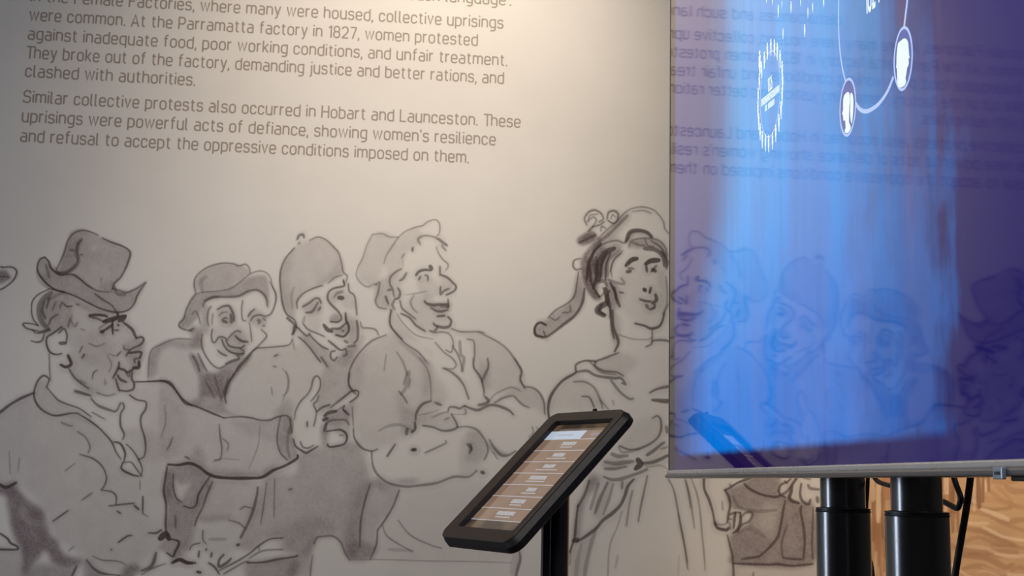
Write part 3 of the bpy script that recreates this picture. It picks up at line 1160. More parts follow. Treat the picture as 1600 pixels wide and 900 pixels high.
SHEET_END = float(on_wall([(1322, 850)])[0][0])
mural = thing('wall_mural', 'pale grey wall mural of ink-drawn people in hats, behind the tablet kiosk', 'mural', (-1.0, 0, 0))
bm = box_bm((-3.2, -0.002, 0.102), (SHEET_END, -0.0002, H - 0.02))
sheet_o = from_bm('paper_sheet', bm, None)
me = sheet_o.data
at = me.attributes.new('print_colour', 'FLOAT_COLOR', 'POINT')
at.data.foreach_set('color', np.tile(np.append(PAPER, 1), (len(me.vertices), 1)).ravel().astype(np.float32))
me.materials.append(M_PRINT)
sheet_o.parent = mural; sheet_o.matrix_parent_inverse = mural.matrix_basis.inverted()

sh = build_sheet(DRAWING)
img = sheet_colour(sh)
ST = 1.0
gx = np.arange(SHEET_X0 + 2, SHEET_X0 + SHEET_W - 2, ST); gy = np.arange(SHEET_Y0 + 2, SHEET_Y0 + SHEET_H - 2, ST)
XX, YY = np.meshgrid(gx, gy)
colg = sample(img, sh, XX, YY)
who = sh.who[np.clip((YY[:-1, :-1] + ST / 2 - sh.y0).astype(int), 0, sh.h - 1), np.clip((XX[:-1, :-1] + ST / 2 - sh.x0).astype(int), 0, sh.w - 1)]
for f in (1, 2, 3, 4, 5, 6, 0):
    mk = who == f + 1
    nm = 'drawn_hat_brim' if f == 0 else ('drawn_woman' if f == 5 else ('drawn_figure' if f == 6 else 'drawn_man'))
    o = obj(nm, grid_mesh(nm, XX, YY, colg, mk, -0.00206), M_PRINT, mural, FIGURES[f])
    o.matrix_parent_inverse = mural.matrix_basis.inverted()

# ------------------------------------------------------------------ the sepia landscape print to the right of the mural
land = thing('sepia_landscape_print', 'warm brown landscape print of tree trunks and rippled sand, behind the television posts', 'mural', (1.6, 0, 0))
lx = np.arange(1322, 1960, 1.3); ly = np.arange(560, 1010, 1.3)
LX, LY = np.meshgrid(lx, ly)


def vnoise(x, y, seed):
    r = np.random.default_rng(seed).random((64, 64))
    ix = np.floor(x).astype(int); iy = np.floor(y).astype(int); fx = x - ix; fy = y - iy
    fx = fx * fx * (3 - 2 * fx); fy = fy * fy * (3 - 2 * fy)
    g = lambda a, b: r[(iy + a) % 64, (ix + b) % 64]
    return (g(0, 0) * (1 - fx) + g(0, 1) * fx) * (1 - fy) + (g(1, 0) * (1 - fx) + g(1, 1) * fx) * fy


def sm(a, b, x):
    t = np.clip((x - a) / (b - a), 0, 1); return t * t * (3 - 2 * t)


sand = np.array([0.60, 0.385, 0.215]); dark = np.array([0.20, 0.105, 0.055]); pale = np.array([0.80, 0.60, 0.40]); russet = np.array([0.40, 0.18, 0.10])
C = np.ones(LX.shape + (3,)) * sand
tone = vnoise(LX / 60, LY / 26, 3)[..., None]
C = C * (0.86 + 0.28 * tone)
ls = Sheet(1300, 540, 700, 500)


def brush(pts, width, colour, strength, soft=1.3):
    r = ls.stroke(np.array(pts, float), width, soft)
    if r is None:
        return
    lay = np.zeros((ls.h, ls.w)); lay[r[0]] = r[1]
    v = (lay[..., None] * strength)
    global PAINT, COVER
    PAINT = PAINT * (1 - v) + np.array(colour) * v
    COVER = 1 - (1 - COVER) * (1 - v)


PAINT = np.zeros((ls.h, ls.w, 3)); COVER = np.zeros((ls.h, ls.w, 1))
PAINT[:] = sand * 0.97
lr = random.Random(12)
# rippled sand: long wavering bands falling to the right, dark and pale in turn
for i in range(58):
    x0 = lr.uniform(1440, 1900); y0 = 752 + i * 4.3 + lr.uniform(-5, 5) - 0.10 * (x0 - 1500)
    L = lr.uniform(50, 150); am = lr.uniform(3, 8); ph = lr.uniform(0, 6)
    pts = [(x0 + L * t, y0 + 0.20 * L * t + am * math.sin(ph + 5.5 * t)) for t in np.linspace(0, 1, 7)]
    if i % 3 == 2:
        brush(pts, lr.uniform(2.5, 6), pale, lr.uniform(0.35, 0.7))
    else:
        brush(pts, lr.uniform(4, 9), dark * lr.uniform(1.2, 2.2), lr.uniform(0.22, 0.45), 2.0)
q = lambda s: [((float(p.split(',')[0])) / 4.2875 + 1440, float(p.split(',')[1]) / 4.2875 + 690) for p in s.split()]
for s, w, c, k in (('300,470 430,480 560,530 680,520', 9, dark * 1.7, .45), ('290,580 400,600 520,650 620,690', 8, dark * 1.6, .5), ('280,670 380,640 500,680 640,700', 6, dark * 1.9, .4),
                   ('270,760 400,770 480,800 560,840 610,820', 9, dark * 1.5, .5), ('270,850 380,830 470,860 560,890', 8, dark * 1.7, .45), ('600,860 650,840 690,850', 7, dark * 1.8, .4),
                   ('400,450 480,480 580,520', 7, pale, .7), ('410,570 470,600 560,640 690,660', 5, pale, .75), ('300,540 380,550 440,545', 6, pale, .5), ('300,700 420,710 540,760 690,770', 6, pale, .45),
                   ('560,300 620,330 690,330', 9, dark * 1.6, .4), ('480,260 560,270 640,250', 10, dark * 1.9, .45), ('500,300 540,330 600,400', 7, dark * 2, .35), ('460,330 520,380 600,420 690,440', 8, dark * 1.9, .35)):
    brush(q(s), w, c, k, 1.6)
# tree trunks, reeds and palings standing on the left
for i in range(110):
    x = lr.uniform(1322, 1496); t = lr.uniform(700, 820); bt = t + lr.uniform(40, 130)
    if x > 1450:
        bt = min(bt, 800)
    brush([(x + lr.uniform(-2, 2), t), (x + lr.uniform(-1, 1), (t + bt) / 2), (x + lr.uniform(-2, 2), bt)], lr.uniform(2.0, 6.5),
          lr.choice((dark * 1.2, dark * 1.6, pale * 0.85, sand * 0.8, russet * 1.1, dark * 2.0, dark * 1.4)), lr.uniform(0.45, 0.85), 0.9)
for s, w, c, k in (('375,190 378,330 385,440', 8, dark * 1.25, .8), ('410,200 408,400', 5, dark * 1.4, .8), ('443,200 446,330', 5, dark * 1.3, .7), ('205,290 203,430 206,600', 7, dark * 1.5, .75),
                   ('240,400 241,600', 5, dark * 1.3, .7), ('160,200 165,340', 8, pale, .6), ('350,460 352,240', 5, pale * .9, .6), ('425,260 428,330', 3, pale, .7), ('190,240 195,330', 6, russet, .6)):
    brush(q(s), w, c, k, 1.0)
q = lambda s: [((float(p.split(',')[0])) / 5.294 + 1260, float(p.split(',')[1]) / 5.294 + 730) for p in s.split()]
for s, w, c, k in (('545,80 545,270', 7, pale * .85, .7), ('562,280 556,620', 5, dark * 1.6, .8), ('600,120 592,450', 7, pale * .9, .8), ('600,475 588,800', 10, dark * 1.9, .85), ('640,120 640,380', 5, dark * 2.2, .6),
                   ('683,60 672,260', 8, russet * 1.2, .8), ('655,300 650,560', 5, sand * .9, .7), ('630,600 622,900', 5, dark * 2.4, .7), ('545,620 560,860', 6, sand * .8, .7), ('575,700 570,920', 5, pale * .8, .6)):
    brush(q(s), w, c, k, 1.0)
ix = np.clip((LX - ls.x0).astype(int), 0, ls.w - 1); iy = np.clip((LY - ls.y0).astype(int), 0, ls.h - 1)
C = PAINT[iy, ix] * (0.90 + 0.2 * tone)
cells = np.ones((LX.shape[0] - 1, LX.shape[1] - 1), bool)
o = obj('printed_scene', grid_mesh('printed_scene', LX, LY, C, cells, -0.00206), M_PRINT, land)
o.matrix_parent_inverse = land.matrix_basis.inverted()
bm = box_bm((SHEET_END + 0.001, -0.002, 0.102), (X_R - 0.3, -0.0002, H - 0.02))
o = from_bm('backing_sheet', bm, None, None)
at = o.data.attributes.new('print_colour', 'FLOAT_COLOR', 'POINT')
at.data.foreach_set('color', np.tile(np.append(sand * 0.9, 1), (len(o.data.vertices), 1)).ravel().astype(np.float32))
o.data.materials.append(M_PRINT)
o.parent = land; o.matrix_parent_inverse = land.matrix_basis.inverted()

# ------------------------------------------------------------------ the printed paragraphs
DG = None


def text_mesh(s, size=1.0, spacing=1.0, offset=0.0):
    cu = bpy.data.curves.new('lettering', 'FONT'); cu.body = s; cu.size = size
    cu.space_character = spacing; cu.offset = offset
    o = bpy.data.objects.new('lettering', cu); COL.objects.link(o)
    bpy.context.view_layer.update()
    me = bpy.data.meshes.new_from_object(o.evaluated_get(bpy.context.evaluated_depsgraph_get()))
    bpy.data.objects.remove(o); bpy.data.curves.remove(cu)
    co = np.zeros(len(me.vertices) * 3); me.vertices.foreach_get('co', co)
    return me, co.reshape(-1, 3)


def rpath(pts, r, n=6):
    """polyline with its inner corners rounded to radius r"""
    P = [np.array(p, float) for p in pts]; out = [P[0]]
    for i in range(1, len(P) - 1):
        a, b, c = P[i - 1], P[i], P[i + 1]
        la, lc = np.linalg.norm(a - b), np.linalg.norm(c - b)
        q = min(r, la * 0.5 if i > 1 else la, lc * 0.5 if i < len(P) - 2 else lc)
        if q < 0.05:
            out.append(b); continue
        p0, p1 = b + (a - b) / la * q, b + (c - b) / lc * q
        for k in range(n + 1):
            t = k / n; w = 0.80
            # rational quadratic, close to a circular arc
            out.append(((1 - t) ** 2 * p0 + 2 * t * (1 - t) * w * b + t * t * p1) / ((1 - t) ** 2 + 2 * t * (1 - t) * w + t * t))
    out.append(P[-1])
    out = np.array(out)
    keep = np.concatenate([[True], np.linalg.norm(np.diff(out, axis=0), axis=1) > 1e-4])
    return out[keep]


XH, CP, AS, DS = 5.2, 7.1, 7.3, -2.0
BOWL_R = [(0, 0), (3.4, 0), (3.4, XH), (0, XH)]
BOWL_L = [(3.4, 0), (0, 0), (0, XH), (3.4, XH)]
GLYPH = {       # width, [(points, corner radius)]
    'a': (3.3, [([(0.35, XH), (3.3, XH), (3.3, 0)], 1.5), ([(3.3, 3.0), (0, 3.0), (0, 0), (3.3, 0)], 1.45)]),
    'b': (3.4, [([(0, 0), (0, AS)], 0), (BOWL_R, 1.7)]),
    'c': (3.1, [([(3.1, 3.7), (3.1, XH), (0, XH), (0, 0), (3.1, 0), (3.1, 1.5)], 1.6)]),
    'd': (3.4, [([(3.4, 0), (3.4, AS)], 0), (BOWL_L, 1.7)]),
    'e': (3.3, [([(0, 2.55), (3.3, 2.55)], 0), ([(3.3, 2.35), (3.3, XH), (0, XH), (0, 0), (3.15, 0), (3.15, 0.9)], 1.6)]),
    'f': (2.2, [([(0.8, 0), (0.8, AS), (2.4, AS)], 1.3), ([(-0.1, XH), (2.2, XH)], 0)]),
    'g': (3.4, [([(3.4, 0.2), (0, 0.2), (0, XH), (3.4, XH)], 1.7), ([(3.4, XH + 0.45), (3.4, DS), (0.35, DS)], 1.5)]),
    'h': (3.3, [([(0, 0), (0, AS)], 0), ([(0, 3.4), (0, XH), (3.3, XH), (3.3, 0)], 1.8)]),
    'i': (0.0, [([(0, 0), (0, XH)], 0), ([(0, 6.4), (0, 7.35)], 0)]),
    'j': (0.7, [([(0.7, XH), (0.7, DS), (-0.4, DS)], 1.2), ([(0.7, 6.4), (0.7, 7.35)], 0)]),
    'k': (2.9, [([(0, 0), (0, AS)], 0), ([(0.1, 1.9), (2.9, XH + 0.2)], 0), ([(1.0, 2.9), (3.0, -0.2)], 0)]),
    'l': (0.9, [([(0, AS), (0, 0), (1.0, 0)], 0.9)]),
    'm': (5.6, [([(0, 0), (0, XH + 0.45)], 0), ([(0, 3.4), (0, XH), (2.8, XH), (2.8, 0)], 1.6), ([(2.8, 3.4), (2.8, XH), (5.6, XH), (5.6, 0)], 1.6)]),
    'n': (3.3, [([(0, 0), (0, XH + 0.45)], 0), ([(0, 3.4), (0, XH), (3.3, XH), (3.3, 0)], 1.8)]),
    'o': (3.4, [([(1.7, 0), (3.4, 0), (3.4, XH), (0, XH), (0, 0), (1.75, 0)], 1.7)]),
    'p': (3.4, [([(0, DS), (0, XH + 0.45)], 0), (BOWL_R, 1.7)]),
    'q': (3.4, [([(3.4, DS), (3.4, XH + 0.45)], 0), (BOWL_L, 1.7)]),
    'r': (1.9, [([(0, 0), (0, XH + 0.45)], 0), ([(0, 3.2), (0, XH), (2.1, XH)], 1.7)]),
    's': (3.0, [([(2.95, 4.1), (2.95, XH), (0, XH), (0, 2.75), (3.05, 2.75), (3.05, 0), (-0.05, 0), (-0.05, 1.1)], 1.25)]),
    't': (2.2, [([(0.8, 6.7), (0.8, 0), (2.3, 0)], 1.3), ([(-0.1, XH), (2.2, XH)], 0)]),
    'u': (3.3, [([(0, XH + 0.45), (0, 0), (3.3, 0), (3.3, 1.6)], 1.8), ([(3.3, -0.45), (3.3, XH + 0.45)], 0)]),
    'v': (3.0, [([(-0.1, XH + 0.4), (1.5, 0), (3.1, XH + 0.4)], 0)]),
    'w': (5.0, [([(-0.1, XH + 0.4), (1.25, 0), (2.5, XH + 0.2), (3.75, 0), (5.1, XH + 0.4)], 0)]),
    'y': (3.1, [([(-0.1, XH + 0.4), (1.6, 0.2)], 0), ([(3.2, XH + 0.4), (1.35, -1.2), (0.95, DS), (0.0, DS)], 0.8)]),
    'A': (4.2, [([(-0.1, -0.4), (2.1, CP), (4.3, -0.4)], 0), ([(0.6, 1.9), (3.6, 1.9)], 0)]),
    'F': (3.4, [([(3.7, CP), (0, CP)], 0), ([(0, CP + 0.45), (0, -0.4)], 0), ([(0, 3.6), (3.2, 3.6)], 0)]),
    'H': (4.0, [([(0, -0.4), (0, CP + 0.4)], 0), ([(4.0, -0.4), (4.0, CP + 0.4)], 0), ([(0, 3.6), (4.0, 3.6)], 0)]),
    'I': (0.0, [([(0, -0.4), (0, CP + 0.4)], 0)]),
    'L': (3.2, [([(0, CP + 0.4), (0, -0.45)], 0), ([(0, 0), (3.5, 0)], 0)]),
    'P': (3.7, [([(0, -0.4), (0, CP + 0.45)], 0), ([(0, CP), (3.7, CP), (3.7, 3.0), (0, 3.0)], 1.8)]),
    'S': (3.9, [([(3.8, 5.6), (3.8, CP), (0, CP), (0, 3.65), (3.9, 3.65), (3.9, 0), (-0.1, 0), (-0.1, 1.5)], 1.7)]),
    'T': (4.2, [([(-0.2, CP), (4.4, CP)], 0), ([(2.1, CP), (2.1, -0.4)], 0)]),
    '1': (1.6, [([(0, 5.9), (1.6, CP)], 0), ([(1.6, CP + 0.45), (1.6, -0.4)], 0)]),
    '2': (3.6, [([(0, 5.5), (0, CP), (3.5, CP), (3.5, 3.9)], 1.7), ([(3.5, 4.3), (2.9, 3.1), (0, 0.1)], 0.9), ([(-0.15, 0), (3.8, 0)], 0)]),
    '4': (3.9, [([(2.2, CP + 0.3), (0, 1.7), (4.2, 1.7)], 0), ([(3.0, 3.6), (3.0, -0.4)], 0)]),
    '6': (3.6, [([(2.6, CP + 0.3), (0.5, 3.9), (0, 2.6)], 0.8), ([(1.8, 0), (3.6, 0), (3.6, 4.2), (0, 4.2), (0, 0), (1.85, 0)], 1.7)]),
    '7': (3.5, [([(-0.2, CP), (3.7, CP)], 0), ([(3.6, CP), (1.2, -0.4)], 0)]),
    '8': (3.6, [([(1.8, 3.75), (3.45, 3.75), (3.45, CP), (0.15, CP), (0.15, 3.75), (1.85, 3.75)], 1.5), ([(1.8, 0), (3.6, 0), (3.6, 3.75), (0, 3.75), (0, 0), (1.85, 0)], 1.6)]),
    '.': (0.0, [([(0, -0.45), (0, 0.6)], 0)]),
    ',': (0.0, [([(0.1, 0.6), (-0.25, -1.5)], 0)]),
    "'": (0.0, [([(0, 7.5), (0, 5.5)], 0)]),
    '\u2019': (0.0, [([(0.15, 7.5), (-0.2, 5.5)], 0)]),
}


def lettering(s, stroke=0.94, side=0.84):
    """flat monoline lettering: vertices (x, y in letter units, stroke index) and faces"""
    V, F = [], []; x = 0.0
    for i, ch in enumerate(s):
        if ch == ' ':
            x += 2.7; continue
        w, parts = GLYPH[ch]
        x += side
        for j, (pts, r) in enumerate(parts):
            P = rpath(pts, r) if r else np.array(pts, float)
            P = P + (x, 0.0)
            n = len(P); base = len(V)
            for k in range(n):
                t0 = P[k] - P[k - 1] if k > 0 else P[1] - P[0]
                t1 = P[k + 1] - P[k] if k < n - 1 else t0
                t0 = t0 / (np.linalg.norm(t0) + 1e-9); t1 = t1 / (np.linalg.norm(t1) + 1e-9)
                n0 = np.array([-t0[1], t0[0]]); n1 = np.array([-t1[1], t1[0]])
                nn = n0 + n1; nn /= np.linalg.norm(nn) + 1e-9
                L = stroke / 2 / max(0.55, nn @ n0)
                V.append((*(P[k] + nn * L), j)); V.append((*(P[k] - nn * L), j))
            for k in range(n - 1):
                a = base + 2 * k
                F.append((a, a + 1, a + 3, a + 2))
        x += w + side
        if s[i:i + 2] == 'Th':
            x -= 1.0
    return np.array(V), F


def wall_line(s, left, right, parent):
    """one line of lettering whose baseline runs between two points on the wall"""
    V, F = lettering(s)
    a = on_wall([left])[0]; b = on_wall([right])[0]
    x0, x1 = V[:, 0].min(), V[:, 0].max()
    k = (b[0] - a[0]) / (x1 - x0)
    out = np.stack([a[0] + (V[:, 0] - x0) * k, -0.00225 - 0.00003 * V[:, 2], 0.5 * (a[2] + b[2]) + (V[:, 1] + 0.45) * 0.00405], 1)
    me = bpy.data.meshes.new('text_line'); me.from_pydata(out.tolist(), [], F); me.update()
    o = obj('text_line', me, M_TEXT, parent)
    o.matrix_parent_inverse = parent.matrix_basis.inverted()
    return o


p0 = thing('wall_paragraph', 'upper paragraph of brown lettering on the mural, about the Parramatta factory', 'wall text', (0, -0.003, 1.9), group='paragraphs printed on the mural')
wall_line("disturbances and such language\u2019.", (446, -11.5), (798.5, 10), p0)
wall_line('In the Female Factories, where many were housed, collective uprisings', (47.5, 2.5), (786.5, 46.0), p0)
wall_line('were common. At the Parramatta factory in 1827, women protested', (45.1, 33.3), (746.5, 72.2), p0)
wall_line('against inadequate food, poor working conditions, and unfair treatment.', (43, 63.8), (792.5, 103), p0)
wall_line('They broke out of the factory, demanding justice and better rations, and', (40.8, 91.9), (787.3, 132.2), p0)
wall_line('clashed with authorities.', (38.8, 120.8), (305, 135), p0)
p1 = thing('wall_paragraph', 'lower three-line paragraph of brown lettering on the mural, about Hobart and Launceston', 'wall text', (0, -0.003, 1.8), group='paragraphs printed on the mural')
wall_line('Similar collective protests also occurred in Hobart and Launceston. These', (35.5, 160.7), (813.2, 200.7), p1)
wall_line("uprisings were powerful acts of defiance, showing women's resilience", (33.6, 190.8), (774.5, 228.7), p1)
wall_line('and refusal to accept the oppressive conditions imposed on them.', (31.2, 221.8), (732.5, 256.2), p1)

# ------------------------------------------------------------------ the television, square to the wall
TVX = 0.13991 * D                         # plane of the glass
YL = -0.3856 * D + (-D) * 0               # far edge (towards the wall)
YL = -D + (1 - 0.3856) * D
TV_W, TV_H = 1.45, 0.83
ZB = CAMZ + 0.0043 * D                    # underside
tv = thing('flat_screen_television', 'large flat television with a blue screen and white cameo graphics, raised on twin black posts', 'television', (TVX, YL - TV_W / 2, ZB))


def tv_child(o):
    o.parent = tv; o.matrix_parent_inverse = tv.matrix_basis.inverted(); return o


# back case
bm = box_bm((TVX + 0.006, YL - TV_W, ZB + 0.001), (TVX + 0.030, YL, ZB + TV_H), 0.004)
tv_child(from_bm('back_case', bm, M_CASE))
bm = box_bm((TVX + 0.030, YL - TV_W + 0.25, ZB + 0.10), (TVX + 0.062, YL - 0.25, ZB + 0.60), 0.012)
tv_child(from_bm('electronics_housing', bm, M_CASE))


def strip(name, y0, y1, z0, z1, x0, x1, mat, bev=0.0012):
    return tv_child(from_bm(name, box_bm((x0, min(y0, y1), z0), (x1, max(y0, y1), z1), bev), mat))


BZ = 0.0105
strip('side_bezel', YL + 0.001, YL - 0.0020, ZB + 0.002, ZB + TV_H, TVX - 0.0006, TVX + 0.010, make_mat('dark_grey_side_trim', (0.10, 0.095, 0.09), 0.4, noise=(60, 0.1)), 0.0003)
strip('side_bezel', YL - TV_W, YL - TV_W + 0.004, ZB + 0.002, ZB + TV_H, TVX - 0.003, TVX + 0.012, M_SILVER)
strip('top_bezel', YL, YL - TV_W, ZB + TV_H - 0.004, ZB + TV_H, TVX - 0.003, TVX + 0.012, M_SILVER)
# lower trim: two stepped silver rails with a rounded lip
strip('lower_trim', YL, YL - TV_W, ZB + 0.0045, ZB + BZ, TVX - 0.0035, TVX + 0.010, M_SILVER, 0.0015)
strip('lower_lip', YL - 0.002, YL - TV_W, ZB - 0.001, ZB + 0.0047, TVX - 0.0065, TVX + 0.026, make_mat('dark_silver_lip', (0.26, 0.26, 0.27), 0.3, metal=0.9, noise=(30, 0.08)), 0.0018)

# the glass with its lit picture
mt = bpy.data.materials.new('lit_screen_glass'); mt.use_nodes = True
nt = mt.node_tree; N = nt.nodes; Lk = nt.links; bs = N['Principled BSDF']
bs.inputs['Base Color'].default_value = (0.004, 0.004, 0.006, 1)
bs.inputs['Roughness'].default_value = 0.035
bs.inputs['IOR'].default_value = 1.51


def nd(t, **kw):
    n = N.new(t)
    for k, v in kw.items():
        setattr(n, k, v)
    return n


def mth(op, a, b=None, c=None):
    n = nd('ShaderNodeMath', operation=op)
    for i, v in enumerate((a, b, c)):
        if v is None:
            continue
        if isinstance(v, (int, float)):
            n.inputs[i].default_value = v
        else:
            Lk.new(v, n.inputs[i])
    return n.outputs[0]


def mrange(v, a, b, lo=0.0, hi=1.0):
    n = nd('ShaderNodeMapRange', interpolation_type='SMOOTHSTEP')
    Lk.new(v, n.inputs['Value'])
    n.inputs['From Min'].default_value = a; n.inputs['From Max'].default_value = b
    n.inputs['To Min'].default_value = lo; n.inputs['To Max'].default_value = hi
    return n.outputs['Result']


def colmixf(f, a, b):
    n = nd('ShaderNodeMix', data_type='FLOAT')
    Lk.new(f, n.inputs[0]); Lk.new(a, n.inputs[2]); Lk.new(b, n.inputs[3])
    return n.outputs[0]


tcn = nd('ShaderNodeTexCoord'); sep = nd('ShaderNodeSeparateXYZ'); Lk.new(tcn.outputs['Object'], sep.inputs[0])
S = mth('SUBTRACT', TV_W / 2, sep.outputs['Y'])       # metres from the far edge
Z = sep.outputs['Z']


def noise(sx, sz, scale, detail=3, off=0.0):
    mp = nd('ShaderNodeMapping'); Lk.new(tcn.outputs['Object'], mp.inputs['Vector'])
    mp.inputs['Scale'].default_value = (1, sx, sz); mp.inputs['Location'].default_value = (off, off * 1.7, off)
    nz = nd('ShaderNodeTexNoise'); Lk.new(mp.outputs[0], nz.inputs['Vector'])
    nz.inputs['Scale'].default_value = scale; nz.inputs['Detail'].default_value = detail
    return nz.outputs['Fac']


streak = noise(14, 1.2, 3.0, 6)
fine = noise(60, 1.5, 3.0, 2, 3.1)
broad = noise(5, 1.0, 1.6, 3, 7.7)
Zn = mth('ADD', Z, mth('MULTIPLY', mth('SUBTRACT', streak, 0.5), 0.003))
mott = noise(10, 7, 2.4, 5, 2.2)
Sn = mth('ADD', S, mth('MULTIPLY', mth('SUBTRACT', mth('ADD', streak, mott), 1.0), 0.16))
inside = mth('MULTIPLY', mrange(S, 0.026, 0.044), mrange(Z, 0.008, 0.012))
# lit pool: rounded lower corner near the far edge, fading to the right
corner = mrange(mth('ADD', mth('POWER', mth('MAXIMUM', mth('SUBTRACT', 0.17, S), 0.0), 2.0), mth('POWER', mth('MULTIPLY', mth('MAXIMUM', mth('SUBTRACT', 0.075, Z), 0.0), 2.2), 2.0)), 0.0165, 0.0225, 1.0, 0.0)
# the pool reaches further left low down; higher up it starts later
left = mth('MULTIPLY', mrange(mth('SUBTRACT', S, mth('MULTIPLY', mrange(Z, 0.08, 0.40), 0.20)), 0.01, 0.27), 1.0)
left = mth('ADD', mth('MULTIPLY', left, 0.93), 0.07)
pool = mth('MULTIPLY', mth('MULTIPLY', mrange(Zn, 0.026, 0.037), colmixf(mrange(Z, 0.15, 0.42), mth('MULTIPLY', mrange(Sn, 0.97, 0.89, 0.0, 1.0), mrange(Sn, 0.90, 0.68, 0.45, 1.0)), mrange(Sn, 0.95, 0.66, 0.0, 1.0))), mth('MULTIPLY', left, inside))
pool = mth('MULTIPLY', pool, corner)
pool = mth('MULTIPLY', pool, mth('ADD', 0.75, mth('MULTIPLY', streak, 0.5)))
pool = mth('MULTIPLY', pool, mth('ADD', 0.94, mth('MULTIPLY', fine, 0.12)))


def colmix(f, a, b):
    n = nd('ShaderNodeMix', data_type='RGBA', blend_type='MIX')
    if isinstance(f, (int, float)):
        n.inputs[0].default_value = f
    else:
        Lk.new(f, n.inputs[0])
    for i, v in ((6, a), (7, b)):
        if isinstance(v, tuple):
            n.inputs[i].default_value = (*v, 1)
        else:
            Lk.new(v, n.inputs[i])
    return n.outputs[2]


blue = colmix(mrange(Z, 0.05, 0.50), (0.0, 0.185, 0.73), (0.05, 0.41, 0.95))
lil = colmix(mrange(broad, 0.45, 0.65, 0.0, 0.5), blue, (0.10, 0.17, 0.55))
reddish = mth('MULTIPLY', mrange(S, 0.66, 0.82), mth('MULTIPLY', mrange(S, 1.0, 0.90), mrange(Z, 0.10, 0.26)))
reddish = mth('MULTIPLY', reddish, mrange(streak, 0.46, 0.62))
base = colmix(mrange(S, 0.5, 0.95), (0.012, 0.004, 0.060), (0.008, 0.004, 0.105))
base = colmix(mth('MULTIPLY', mrange(S, 0.55, 0.15), mrange(Z, 0.06, 0.25)), base, (0.04, 0.02, 0.15))
base = colmix(mth('MULTIPLY', mrange(Z, 0.06, 0.40), mrange(S, 0.5, 0.9)), base, (0.045, 0.035, 0.165))
base = colmix(mth('MULTIPLY', reddish, 0.38), base, (0.16, 0.075, 0.14))
emc = colmix(pool, base, lil)
emc = colmix(inside, (0.0012, 0.0008, 0.0012), emc)
Lk.new(emc, bs.inputs['Emission Color']); bs.inputs['Emission Strength'].default_value = 0.92
bump = nd('ShaderNodeBump'); bump.inputs['Strength'].default_value = 0.035; bump.inputs['Distance'].default_value = 0.002
Lk.new(noise(2.5, 1.0, 5.0, 1, 5.0), bump.inputs['Height']); Lk.new(bump.outputs[0], bs.inputs['Normal'])
bm = box_bm((TVX, YL - TV_W + 0.004, ZB + BZ - 0.002), (TVX + 0.006, YL - 0.0021, ZB + TV_H - 0.004))
o = from_bm('screen', bm, mt)
# keep the screen's own origin at the television's base so the picture is measured from there
for v in o.data.vertices:
    v.co -= Vector(tv.location)
o.parent = tv

M_GLOW = make_mat('white_screen_graphic', (0.01, 0.01, 0.01), 0.08, emit=(0.80, 0.93, 1.0), strength=1.0)
M_LINE = make_mat('pale_blue_screen_line', (0.01, 0.01, 0.01), 0.08, emit=(0.42, 0.56, 0.95), strength=1.0)
M_GHOST = make_mat('dim_blue_screen_fill', (0.004, 0.004, 0.006), 0.06, emit=(0.085, 0.12, 0.38), strength=1.0)
GX = TVX - 0.00008


def to_screen(P, x=GX):
    return on_x(P, x)


def poly_mesh(name, P3, mat, parent, label=None, thick=0.0004):
    bm = bmesh.new()
    f = bm.faces.new([bm.verts.new(p) for p in P3])
    bmesh.ops.triangulate(bm, faces=[f])
    me = bpy.data.meshes.new(name); bm.to_mesh(me); bm.free()
    return obj(name, me, mat, parent, label)


def ribbon_bm(bm, P3, w, nrm, closed=False, wz=None):
    """flat band of width w along points lying in a plane with normal nrm"""
    P = [Vector(p) for p in P3]; n = len(P); L = []; Rr = []
    for i in range(n):
        a = P[(i - 1) % n] if closed else P[max(i - 1, 0)]; b = P[(i + 1) % n] if closed else P[min(i + 1, n - 1)]
        s = (b - a).cross(nrm).normalized() * (w / 2)
        L.append(bm.verts.new(P[i] + s)); Rr.append(bm.verts.new(P[i] - s))
    for i in range(n if closed else n - 1):
        j = (i + 1) % n
        bm.faces.new((L[i], L[j], Rr[j], Rr[i]))


NX = Vector((-1, 0, 0))


def cameo(cx, cy, hw, hh, head, label):
    c = on_x([(cx, cy)], GX)[0]; up = on_x([(cx, cy - hh)], GX)[0]; rt = on_x([(cx + hw, cy)], GX)[0]
    rz = up[2] - c[2]; ry = abs(rt[1] - c[1])
    ring = [(GX - 0.00004, c[1] + ry * math.cos(a), c[2] + rz * math.sin(a)) for a in np.linspace(0, 2 * math.pi, 56, endpoint=False)]
    bm = bmesh.new(); f = bm.faces.new([bm.verts.new((GX, p[1], p[2])) for p in ring])
    bmesh.ops.recalc_face_normals(bm, faces=bm.faces)
    me = bpy.data.meshes.new('cameo'); bm.to_mesh(me); bm.free()
    card = tv_child(obj('cameo', me, M_GHOST, None, label))
    bm = bmesh.new(); ribbon_bm(bm, ring, 0.0026, NX, True)
    me = bpy.data.meshes.new('cameo_ring'); bm.to_mesh(me); bm.free()
    o = obj('cameo_ring', me, M_LINE, card); o.matrix_parent_inverse = Matrix.Identity(4)
    P = smooth_pts(head, closed=True, sub=3)
    P3 = on_x(P, GX - 0.00008)
    o = poly_mesh('cameo_head', P3, M_GLOW, card)
    return card


